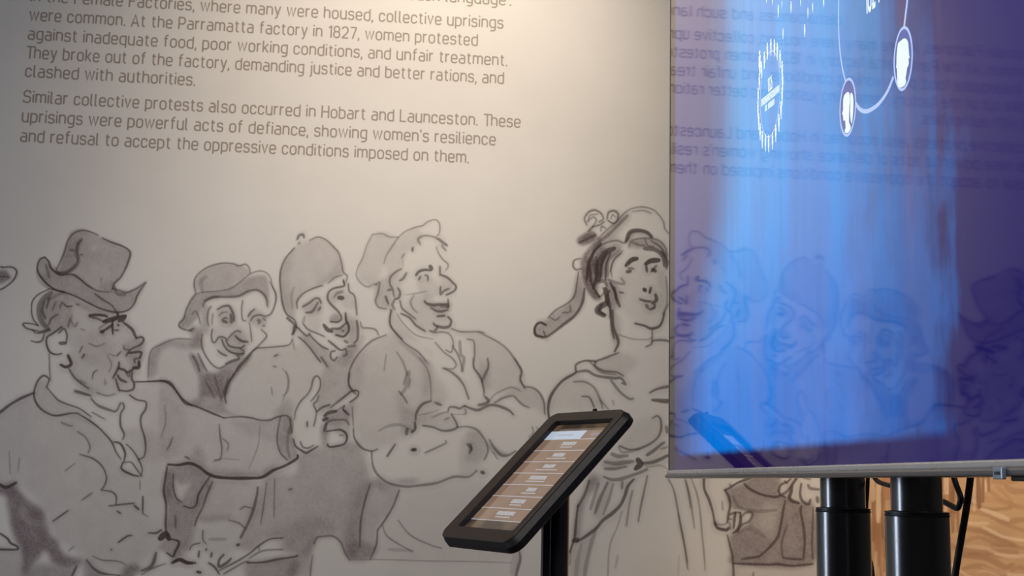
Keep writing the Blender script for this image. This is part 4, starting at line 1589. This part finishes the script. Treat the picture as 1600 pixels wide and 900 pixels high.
k = 4.093
hd = np.array([(355 - 0, 400), (375, 408), (392, 440), (398, 500), (400, 560), (408, 600), (396, 615), (400, 650), (392, 690), (370, 715), (358, 745), (362, 800), (372, 850),
               (360, 885), (335, 905), (300, 910), (285, 880), (278, 840), (288, 800), (286, 745), (284, 715), (268, 705), (272, 660), (272, 600), (276, 530), (286, 460), (300, 438), (325, 432), (335, 408)], float)
hd = hd / 6.667 + (1360, 0)
cameo(1411, 91.5, 14.6, 48, hd, 'oval cameo with a bun-haired white profile, near the right of the screen')
h2 = np.array([(140, 588), (152, 600), (155, 650), (150, 700), (145, 745), (149, 780), (161, 815), (148, 845), (130, 852), (122, 835), (131, 805), (126, 770),
               (114, 772), (112, 740), (106, 728), (112, 700), (112, 650), (118, 612)], float) / 4.093 + (1290, 0)
tail = np.array([(158, 602), (168, 594), (177, 625), (177, 690), (173, 750), (167, 790), (161, 772), (157, 720), (158, 660)], float) / 4.093 + (1290, 0)
low_cameo = cameo(1324.5, 167.5, 12.6, 43.5, h2, 'oval cameo with a pony-tailed white profile, lower left of the other cameo')
o = poly_mesh('cameo_ponytail', on_x(smooth_pts(tail, closed=True, sub=3), GX - 0.00008), M_GLOW, low_cameo)
# connecting lines
for P, w in (([(1312, -40), (1310.5, 0), (1310.3, 40), (1312, 75), (1316, 105), (1321, 127)], 0.0026),
             ([(1419, -40), (1417.5, 0), (1415, 22), (1412.5, 43)], 0.0036),
             ([(1337, 162), (1344, 171), (1353, 174), (1363, 170), (1375, 160), (1387, 142), (1396, 120)], 0.0040)):
    bm = bmesh.new(); ribbon_bm(bm, on_x(smooth_pts(P, sub=8), GX), w, NX)
    me = bpy.data.meshes.new('linking_line'); bm.to_mesh(me); bm.free()
    tv_child(obj('linking_line', me, M_LINE))


def screen_text(s, a, b, height, mat, name, label=None, stroke=1.25):
    """lettering in the screen plane; a,b: ends of the baseline, height: cap height in metres"""
    V, F = lettering(s, stroke)
    A = on_x([a], GX - 0.00004)[0]; B = on_x([b], GX - 0.00004)[0]
    x0, x1 = V[:, 0].min(), V[:, 0].max()
    t = (V[:, 0] - x0) / (x1 - x0)
    out = np.stack([A[0] - 0.00002 * V[:, 2], A[1] + (B[1] - A[1]) * t, (A[2] + B[2]) / 2 + (V[:, 1] + 0.5) / 8.0 * height], 1)
    me = bpy.data.meshes.new(name); me.from_pydata(out.tolist(), [], F); me.update()
    return tv_child(obj(name, me, mat, None, label))


screen_text('1824', (1352.5, 21.5), (1375, 6), 0.034, M_GLOW, 'year_numerals', 'white numerals reading 1824')
screen_text('1826', (1199.8, 144.5), (1206.8, 138.5), 0.0165, M_GLOW, 'year_numerals', 'small white numerals reading 1826 inside the ring of people')


def glyph_row(bm, a, b, x, h, seed, nrm_up=True, gap=0.22):
    """a row of letter-like marks too small to read"""
    r = random.Random(seed); A = Vector(on_x([a], x)[0]); B = Vector(on_x([b], x)[0])
    L = (B - A).length; n = max(3, int(L / (h * 0.55)))
    for i in range(n):
        p0 = A.lerp(B, (i + gap / 2) / n); p1 = A.lerp(B, (i + 1 - gap / 2) / n)
        if r.random() < 0.12:
            continue
        u = Vector((0, 0, h)); wst = (p1 - p0) * 0.36
        for q in (p0, p1 - wst):
            vs = [bm.verts.new(c) for c in (q, q + wst, q + wst + u, q + u)]; bm.faces.new(vs)
        for z in r.sample([0.0, 0.4, 0.8], 2):
            vs = [bm.verts.new(c) for c in (p0 + u * z, p1 + u * z, p1 + u * (z + 0.2), p0 + u * (z + 0.2))]; bm.faces.new(vs)


bm = bmesh.new()
glyph_row(bm, (1189.3, 167.0), (1217.8, 143.5), GX - 0.00004, 0.0085, 3)
glyph_row(bm, (1195.3, 174.5), (1211.8, 161.5), GX - 0.00004, 0.0070, 4)
me = bpy.data.meshes.new('caption_lines'); bm.to_mesh(me); bm.free()
tv_child(obj('caption_lines', me, M_GLOW))

# the ring of tiny people and its thin inner oval
oc = on_x([(1203, 147)], GX)[0]; ou = on_x([(1203, 147 - 66)], GX)[0]; orr = on_x([(1219, 147)], GX)[0]
OZ, OY = ou[2] - oc[2], abs(orr[1] - oc[1])
bm = bmesh.new()
ribbon_bm(bm, [(GX, oc[1] + OY * math.cos(a), oc[2] + OZ * math.sin(a)) for a in np.linspace(0, 2 * math.pi, 72, endpoint=False)], 0.0017, NX, True)
me = bpy.data.meshes.new('ring_outline'); bm.to_mesh(me); bm.free()
tv_child(obj('ring_outline', me, M_LINE))


def person_bm(bm, cx, cy, h, seed):
    """tiny standing person pictogram, h: height in metres, feet at the bottom"""
    r = random.Random(seed); c = on_x([(cx, cy)], GX - 0.00003)[0]; w = h * 0.34
    z0 = c[2] - h / 2
    sk = 0.6 + 0.3 * r.random()
    prof = [(0.16, 0.0), (0.2, 0.25), (0.38 * sk + 0.1, 0.42), (0.32, 0.60), (0.46, 0.72), (0.30, 0.80)]
    pts = [(c[1] - s * a * w, z0 + b * h) for a, b in prof for s in (1,)] + [(c[1] + a * w, z0 + b * h) for a, b in reversed(prof)]
    bm.faces.new([bm.verts.new((c[0], y, z)) for y, z in pts])
    bm.faces.new([bm.verts.new((c[0], c[1] + 0.30 * w * math.cos(t), z0 + 0.91 * h + 0.1 * h * math.sin(t))) for t in np.linspace(0, 2 * math.pi, 12, endpoint=False)])


ring_px = [(1199, 80), (1204.5, 74), (1210, 75), (1214.5, 80), (1218.8, 92), (1222, 109), (1222.7, 128), (1222, 150), (1220.3, 172), (1217, 192), (1212, 208), (1207, 220),
           (1201, 224.5), (1196, 223), (1191, 218), (1187.7, 206), (1185.5, 190), (1184.3, 171), (1184.6, 150), (1186.5, 128), (1189.6, 109), (1194.2, 94), (1187, 98)]
for i, (x, y) in enumerate(ring_px):
    bm = bmesh.new(); person_bm(bm, x, y, 0.0205 if i < 22 else 0.030, i)
    me = bpy.data.meshes.new('person_pictogram'); bm.to_mesh(me); bm.free()
    tv_child(obj('person_pictogram', me, M_GLOW))
for i, (x, y, h) in enumerate([(1216, 17, .0150), (1221.8, 6.3, .0080), (1236, 11, .0130), (1251, 4, .0080), (1262.3, 20, .0115), (1269.7, 12, .0105), (1287, 3, .0110), (1223.5, 53, .0125), (1257.3, 48, .0145), (1207, 0, .0120), (1197.5, -2, .0110)]):
    bm = bmesh.new(); person_bm(bm, x, y, h, 40 + i)
    me = bpy.data.meshes.new('person_pictogram'); bm.to_mesh(me); bm.free()
    tv_child(obj('person_pictogram', me, M_GLOW))

# badge under the lower trim
bc = on_x([(1561, 738)], TVX - 0.008)[0]
bm = box_bm((TVX - 0.0095, bc[1] - 0.0065, bc[2] - 0.0048), (TVX - 0.0060, bc[1] + 0.0065, bc[2] + 0.0036), 0.0008)
M_BADGE = make_mat('blue_grey_badge', (0.42, 0.52, 0.60), 0.35, metal=0.3, noise=(200, 0.05))
badge = tv_child(from_bm('maker_badge', bm, M_BADGE, None, label='small blue-grey badge under the lower trim'))
bm = bmesh.new()
for i in range(4):
    y = bc[1] + 0.0035 - i * 0.0022
    vs = [bm.verts.new((TVX - 0.0097, y - a, bc[2] - 0.0006 + b)) for a, b in ((0, -0.0011), (0.0015, -0.0011), (0.0015, 0.0011), (0, 0.0011))]
    bm.faces.new(vs)
me = bpy.data.meshes.new('badge_mark'); bm.to_mesh(me); bm.free()
obj('badge_mark', me, M_RUBBER, badge)
bm = box_bm((TVX - 0.004, bc[1] - 0.10, ZB - 0.0042), (TVX + 0.02, bc[1] - 0.0075, ZB - 0.0008), 0.001)
tv_child(from_bm('sensor_strip', bm, M_RUBBER))

# ------------------------------------------------------------------ twin-post television stand
PX = TVX + 0.115


def post_y(px, py):
    return on_x([(px, py)], PX)[0]


stand = thing('twin_post_stand', 'floor stand with two black telescopic steel posts carrying the television', 'tv stand', (PX, -1.75, 0))


def st_child(o):
    o.parent = stand; o.matrix_parent_inverse = stand.matrix_basis.inverted(); return o


posts = []
for (xl, xr, ul, ur, cy) in ((1274.8, 1359.3, 1282.6, 1352.6, 790), (1383.2, 1481.5, 1393.3, 1472.3, 795)):
    c = post_y((xl + xr) / 2, cy)
    dep = float((c - CAM) @ AX_F)
    slant = math.cos(math.atan2(PX, c[1] + D)) ** 0
    r_lo = (xr - xl) / 2 / FPX * dep * 0.985; r_up = (ur - ul) / 2 / FPX * dep * 0.985
    zc = float(c[2])
    bm = lathe_bm([(r_lo, 0.03), (r_lo, zc - 0.0078)], 64, (PX, c[1]))
    post = st_child(from_bm('outer_tube', bm, M_POLE, None, smooth=True))
    bm = lathe_bm([(r_up, zc - 0.05), (r_up, ZB + 0.40)], 64, (PX, c[1]))
    inner = st_child(from_bm('inner_tube', bm, M_POLE, None, True))
    rc = r_lo * 1.015
    bm = lathe_bm([(rc * 0.97, zc - 0.0080), (rc, zc - 0.0068), (rc, zc - 0.0058), (rc * 0.965, zc - 0.0054), (rc * 0.965, zc - 0.0048), (rc * 0.99, zc - 0.0044), (rc * 0.99, zc - 0.0030), (r_up * 1.03, zc - 0.002)], 64, (PX, c[1]))
    col = st_child(from_bm('collar', bm, M_RUBBER, None, True))
    # locking screw on the side facing the room
    bm = lathe_bm([(0.0035, 0), (0.0045, 0.002), (0.0045, 0.006), (0.003, 0.0075)], 20)
    for v in bm.verts:
        x, y, z = v.co; v.co = Vector((PX - r_lo * 0.985 - z, c[1] + y + r_lo * 0.22, zc - 0.115 + x))
    st_child(from_bm('locking_screw', bm, M_RUBBER))
    posts.append((c, r_lo, r_up))
yc = (posts[0][0][1] + posts[1][0][1]) / 2
st_child(from_bm('crossbar', box_bm((TVX + 0.062, YL - TV_W + 0.32, ZB + 0.36), (PX + 0.012, YL - 0.32, ZB + 0.43), 0.004), M_POLE))
st_child(from_bm('base_plate', box_bm((PX - 0.06, yc - 0.42, 0.006), (PX + 0.42, yc + 0.42, 0.032), 0.008), M_POLE))
for sx in (-1, 1):
    for sy in (-1, 1):
        bm = lathe_bm([(0.02, 0.0), (0.022, 0.003), (0.018, 0.0075)], 24, (PX + 0.18 + sx * 0.20, yc + sy * 0.37))
        st_child(from_bm('rubber_foot', bm, M_RUBBER))

# ------------------------------------------------------------------ cables hanging behind the television
def cable(name, pts, r, label, x=None):
    bm = tube_bm(pts, r)
    o = from_bm(name, bm, M_RUBBER, None, smooth=True)
    tag(o, label, 'cable', 'cables behind the television')
    return o


def bx(pts, x):
    return [tuple(on_x([p], x)[0]) for p in pts]


XC = PX + 0.055
cable('power_cable', bx([(1520, 690), (1518, 730), (1514, 765), (1509, 800), (1503, 835), (1497, 870), (1492, 905), (1488, 960), (1487, 1060)], XC), 0.0036,
      'thick black cable hanging down to the right of the right-hand post')
cable('signal_cable', bx([(1483, 690), (1488, 735), (1494, 757), (1501, 777), (1499, 789), (1495, 794), (1484, 789), (1472, 783), (1455, 779)], XC), 0.0030,
      'black cable with a sharp bend tucked behind the right-hand post')
cable('signal_cable', bx([(1362, 735), (1367, 747), (1374, 753.5), (1384, 757), (1395, 759.5), (1412, 762)], XC), 0.0029,
      'short black cable looping between the two posts')
cable('signal_cable', bx([(1356.5, 700), (1356, 745), (1355, 770), (1353.5, 792), (1353, 840), (1355, 865), (1361, 880), (1364, 905), (1365, 960)], PX + 0.035), 0.0024,
      'thin black cable running down the right side of the left-hand post')

# ------------------------------------------------------------------ tablet kiosk
T_C = np.array([0.0751, -0.3557, 0.0054]) * D + (0, 0, CAMZ)
t_yaw, t_tilt = -1.1059, 0.7595
T_W, T_L, T_T = 0.2125, 0.0994 * D, 0.0225
wv_ = np.array([math.cos(t_yaw), math.sin(t_yaw), 0.]); bv_ = np.array([-math.sin(t_yaw), math.cos(t_yaw), 0.])
lv_ = bv_ * math.cos(t_tilt) + np.array([0, 0, 1.]) * math.sin(t_tilt)
nv_ = np.cross(wv_, lv_)
kiosk = thing('tablet_kiosk', 'black tablet kiosk on a slim post, its screen showing a brown list menu', 'tablet stand', (float(T_C[0]), float(T_C[1]), 0))
KI = kiosk.matrix_basis.copy()
kiosk_mat = Matrix(((wv_[0], lv_[0], nv_[0], T_C[0]), (wv_[1], lv_[1], nv_[1], T_C[1]), (wv_[2], lv_[2], nv_[2], T_C[2]), (0, 0, 0, 1)))
bpy.context.view_layer.update()
REL = kiosk.matrix_world.inverted() @ kiosk_mat if False else Matrix.Translation((-float(T_C[0]), -float(T_C[1]), 0)) @ kiosk_mat


def tilt_part(name, bm, mat, parent=None, label=None, smooth=False):
    """a part built in the tablet's own axes (x across, y along, z out of the glass)"""
    o = from_bm(name, bm, mat, None, smooth, label)
    if parent is None:
        o.parent = kiosk; o.matrix_basis = REL
    else:
        o.parent = parent
    return o


def prism_bm(outer, z0, z1, hole=None, chamfer=0.0, top_in=0.0):
    bm = bmesh.new()
    rings = [(z0 + chamfer, 0.0), (z1 - top_in, 0.0), (z1, top_in)] if top_in else [(z0 + chamfer, 0.0), (z1, 0.0)]
    if chamfer:
        rings = [(z0, chamfer)] + rings
    xc = (max(p[0] for p in outer) + min(p[0] for p in outer)) / 2; xs = max(p[0] for p in outer) - xc; ys = max(abs(p[1]) for p in outer)
    loops = []
    for z, ins in rings:
        loops.append([bm.verts.new(((p[0] - xc) * (xs - ins) / xs + xc, p[1] * (ys - ins) / ys, z)) for p in outer])
    n = len(outer)
    for a, b in zip(loops, loops[1:]):
        for k in range(n):
            bm.faces.new((a[k], a[(k + 1) % n], b[(k + 1) % n], b[k]))
    if hole is None:
        bm.faces.new(list(reversed(loops[0])))
        bm.faces.new(loops[-1])
    else:
        hin = [bm.verts.new((p[0], p[1], rings[-1][0])) for p in hole[0]]
        hlow = [bm.verts.new((p[0], p[1], hole[1])) for p in hole[0]]
        for k in range(n):
            bm.faces.new((loops[-1][k], loops[-1][(k + 1) % n], hin[(k + 1) % n], hin[k]))
            bm.faces.new((hin[k], hin[(k + 1) % n], hlow[(k + 1) % n], hlow[k]))
    return bm


OUT = rounded_rect(T_W, T_L, 0.020, 8)
# opening of the front frame
H_W, H_L, H_DX, H_DY = 0.1610, 0.2480, 0.0060, 0.0008
HOLE = [(p[0] + H_DX, p[1] + H_DY) for p in rounded_rect(H_W, H_L, 0.004, 8)]
shell = tilt_part('back_shell', prism_bm(OUT, -T_T, -0.0102, chamfer=0.002), M_CASE)
FRONT = [(p[0] - 0.0030, p[1]) for p in rounded_rect(T_W - 0.0085, T_L - 0.005, 0.018, 8)]
frame = tilt_part('front_frame', prism_bm(FRONT, -0.0030, 0.0, hole=(HOLE, -0.0015), top_in=0.0012), M_BEZEL_T)
bm = bmesh.new()
ga = [bm.verts.new((p[0], p[1], -0.0014)) for p in HOLE]; gb = [bm.verts.new((p[0], p[1], -0.0088)) for p in HOLE]
gi = [bm.verts.new(((p[0] - H_DX) * 0.992 + H_DX, (p[1] - H_DY) * 0.994 + H_DY, -0.0088)) for p in HOLE]
for k_ in range(len(HOLE)):
    j_ = (k_ + 1) % len(HOLE)
    bm.faces.new((ga[k_], ga[j_], gb[j_], gb[k_])); bm.faces.new((gb[k_], gb[j_], gi[j_], gi[k_]))
tilt_part('screen_gasket', bm, M_RUBBER)
bm = bmesh.new()
ra = [bm.verts.new((p[0], p[1], -0.0029)) for p in FRONT]; rb = [bm.verts.new((p[0], p[1], -0.0103)) for p in OUT]
for k_ in range(len(OUT)):
    j_ = (k_ + 1) % len(OUT)
    bm.faces.new((rb[k_], rb[j_], ra[j_], ra[k_]))
tilt_part('shell_rim', bm, M_CASE)
# the tablet's screen, sunk in the frame: its picture is brown with list rows
mt2 = bpy.data.materials.new('tablet_glass'); mt2.use_nodes = True
nt = mt2.node_tree; N = nt.nodes; Lk = nt.links; bs = N['Principled BSDF']
bs.inputs['Base Color'].default_value = (0.01, 0.009, 0.008, 1); bs.inputs['Roughness'].default_value = 0.08; bs.inputs['IOR'].default_value = 1.5
tcn = nd('ShaderNodeTexCoord'); sep = nd('ShaderNodeSeparateXYZ'); Lk.new(tcn.outputs['Object'], sep.inputs[0])
nz = nd('ShaderNodeTexNoise'); Lk.new(tcn.outputs['Object'], nz.inputs['Vector']); nz.inputs['Scale'].default_value = 26; nz.inputs['Detail'].default_value = 5
SW, SL = 0.1606, 0.2476
rows_lo, rows_hi = -SL / 2 + 0.066 * SL, SL / 2 - 0.10 * SL
tt = mth('DIVIDE', mth('SUBTRACT', sep.outputs['Y'], H_DY), SL)       # -0.5 .. 0.5
c_list = colmix(nz.outputs['Fac'], (0.155, 0.093, 0.066), (0.275, 0.185, 0.125))
c_end = colmix(mrange(nz.outputs['Fac'], 0.35, 0.65), (0.030, 0.018, 0.011), (0.105, 0.070, 0.042))
inl = mth('MULTIPLY', mrange(tt, -0.3995, -0.3965), mrange(tt, 0.4355, 0.4325, 0.0, 1.0))
ec = colmix(inl, c_end, c_list)
Lk.new(ec, bs.inputs['Emission Color']); bs.inputs['Emission Strength'].default_value = 0.95
bm = box_bm((H_DX - SW / 2, H_DY - SL / 2, -0.0096), (H_DX + SW / 2, H_DY + SL / 2, -0.0089))
screen = tilt_part('tablet_screen', bm, mt2)
M_ROW = make_mat('white_menu_print', (0.02, 0.02, 0.02), 0.2, emit=(0.55, 0.56, 0.60), strength=0.75)
M_ROWB = make_mat('pale_blue_menu_print', (0.02, 0.02, 0.02), 0.2, emit=(0.50, 0.60, 0.72), strength=0.78)
M_MENU = make_mat('mauve_menu_print', (0.02, 0.02, 0.02), 0.2, emit=(0.30, 0.30, 0.42), strength=0.8)
ZS = -0.0087


def flat(bm, x0, x1, y0, y1, z=ZS):
    bm.faces.new([bm.verts.new(p) for p in ((x0, y0, z), (x1, y0, z), (x1, y1, z), (x0, y1, z))])


def yv(v):            # v: 0 at the top of the opening, 1 at the bottom
    return H_DY + SL / 2 - v * SL


ROW_V = [0.150 + 0.1068 * i for i in range(8)]
bm = bmesh.new()
for v in ROW_V:
    flat(bm, H_DX - SW / 2 + (0.098 if v < 0.16 else 0.0), H_DX + SW / 2, yv(v) - 0.0007, yv(v) + 0.0007)
tilt_part('row_dividers', bm, M_ROW, screen)
bm = bmesh.new(); flat(bm, H_DX - SW / 2, H_DX - SW / 2 + 0.100, yv(0.150), yv(0.066))
tab = tilt_part('menu_tab', bm, M_ROWB, screen, 'pale highlighted tab at the top left of the menu')
rnd = random.Random(5)
# each row: a bold short title and a thinner line beneath, set to the right of centre; too small to read
rows = [(0.55, 0.24, 0.20), (0.55, 0.20, 0.34), (0.56, 0.20, 0.37), (0.55, 0.29, 0.33), (0.62, 0.16, 0.24), (0.58, 0.24, 0.21), (0.55, 0.31, 0.26)]


def marks(bm, x0, x1, y0, h, seed):
    r = random.Random(seed); n = max(3, int((x1 - x0) / (h * 0.62))); s = (x1 - x0) / n
    for i in range(n):
        a = x0 + i * s; w = s * 0.82
        flat(bm, a, a + w * 0.38, y0, y0 + h); flat(bm, a + w * 0.62, a + w, y0, y0 + h)
        for z in r.sample([0.0, 0.38, 0.76], 2):
            flat(bm, a + w * 0.3, a + w * 0.7, y0 + h * z, y0 + h * (z + 0.24))


for i, (cx, tw, sw_) in enumerate(rows):
    v0 = ROW_V[i]; bm = bmesh.new()
    x = (cx - 0.535) * SW + H_DX
    marks(bm, x - tw * SW / 2, x + tw * SW / 2, yv(v0 + 0.058), 0.0082, 10 + i)
    marks(bm, x - sw_ * SW / 2, x + sw_ * SW / 2, yv(v0 + 0.080), 0.0026, 30 + i)
    tilt_part('menu_row', bm, M_ROW, screen)
bm = bmesh.new(); marks(bm, H_DX - SW / 2 + 0.026, H_DX - SW / 2 + 0.074, yv(0.113), 0.0030, 50)
tilt_part('tab_caption', bm, M_MENU, tab)
bm = bmesh.new(); marks(bm, H_DX + SW / 2 - 0.042, H_DX + SW / 2 - 0.012, yv(0.115), 0.0045, 51)
tilt_part('menu_caption', bm, M_MENU, screen)
# little camera bump on the frame's upper edge
bm = box_bm((0.006, T_L / 2 - 0.001, -0.004), (0.014, T_L / 2 + 0.003, 0.0004), 0.001)
tilt_part('lock_button', bm, M_CASE)

# post: round tube with a flat cable cover in front of it, and a hinge block behind the shell
pc = None
dep_t = float((T_C - CAM) @ AX_F)
best = None
for yy in np.linspace(T_C[1] - 0.03, T_C[1] + 0.05, 33):       # stand the tube under the middle of the shell
    d = ray([(874.3, 850)])[0]; t = (yy + D) / d[1]; P = CAM + d * t
    rel = P - T_C
    e = abs(rel @ wv_)
    if best is None or e < best[0]:
        best = (e, P)
P = best[1]
r_t = 14.6 / FPX * float((P - CAM) @ AX_F)
px_, py_ = float(P[0]), float(P[1])


def k_child(o):
    o.parent = kiosk; o.matrix_parent_inverse = KI.inverted(); return o


# top of the tube stops just under the shell
zt = float(T_C[2] - nv_[2] * T_T - ((px_ - T_C[0]) * nv_[0] + (py_ - T_C[1]) * nv_[1]) / nv_[2] - (T_T * (1 - nv_[2] ** 2)) / nv_[2])
bm = lathe_bm([(r_t, 0.012), (r_t, zt)], 48, (px_, py_))
# trim the tube's top to the slope of the shell
top = [v for v in bm.verts if v.co.z > zt - 1e-4]
for v in top:
    v.co.z = T_C[2] - T_T / nv_[2] - ((v.co.x - T_C[0]) * nv_[0] + (v.co.y - T_C[1]) * nv_[1]) / nv_[2] - 0.0005
tube = k_child(from_bm('post', bm, M_POLE, None, True))
# flat cable cover to the left of the tube (seen from the front)
P2 = on_wall([(852.3, 870)], py_ - 0.004)[0]
hw = 5.6 / FPX * float((P2 - CAM) @ AX_F)
bm = box_bm((float(P2[0]) - hw, py_ - 0.016, 0.012), (float(P2[0]) + hw, py_ + 0.010, 1.0))
for v in bm.verts:
    if v.co.z > 0.5:
        v.co.z = T_C[2] - T_T / nv_[2] - ((v.co.x - T_C[0]) * nv_[0] + (v.co.y - T_C[1]) * nv_[1]) / nv_[2] - 0.0005
k_child(from_bm('cable_cover', bm, M_CASE))
k_child(from_bm('base_plate', box_bm((px_ - 0.16, py_ - 0.16, 0.0), (px_ + 0.16, py_ + 0.16, 0.012), 0.004), M_POLE))
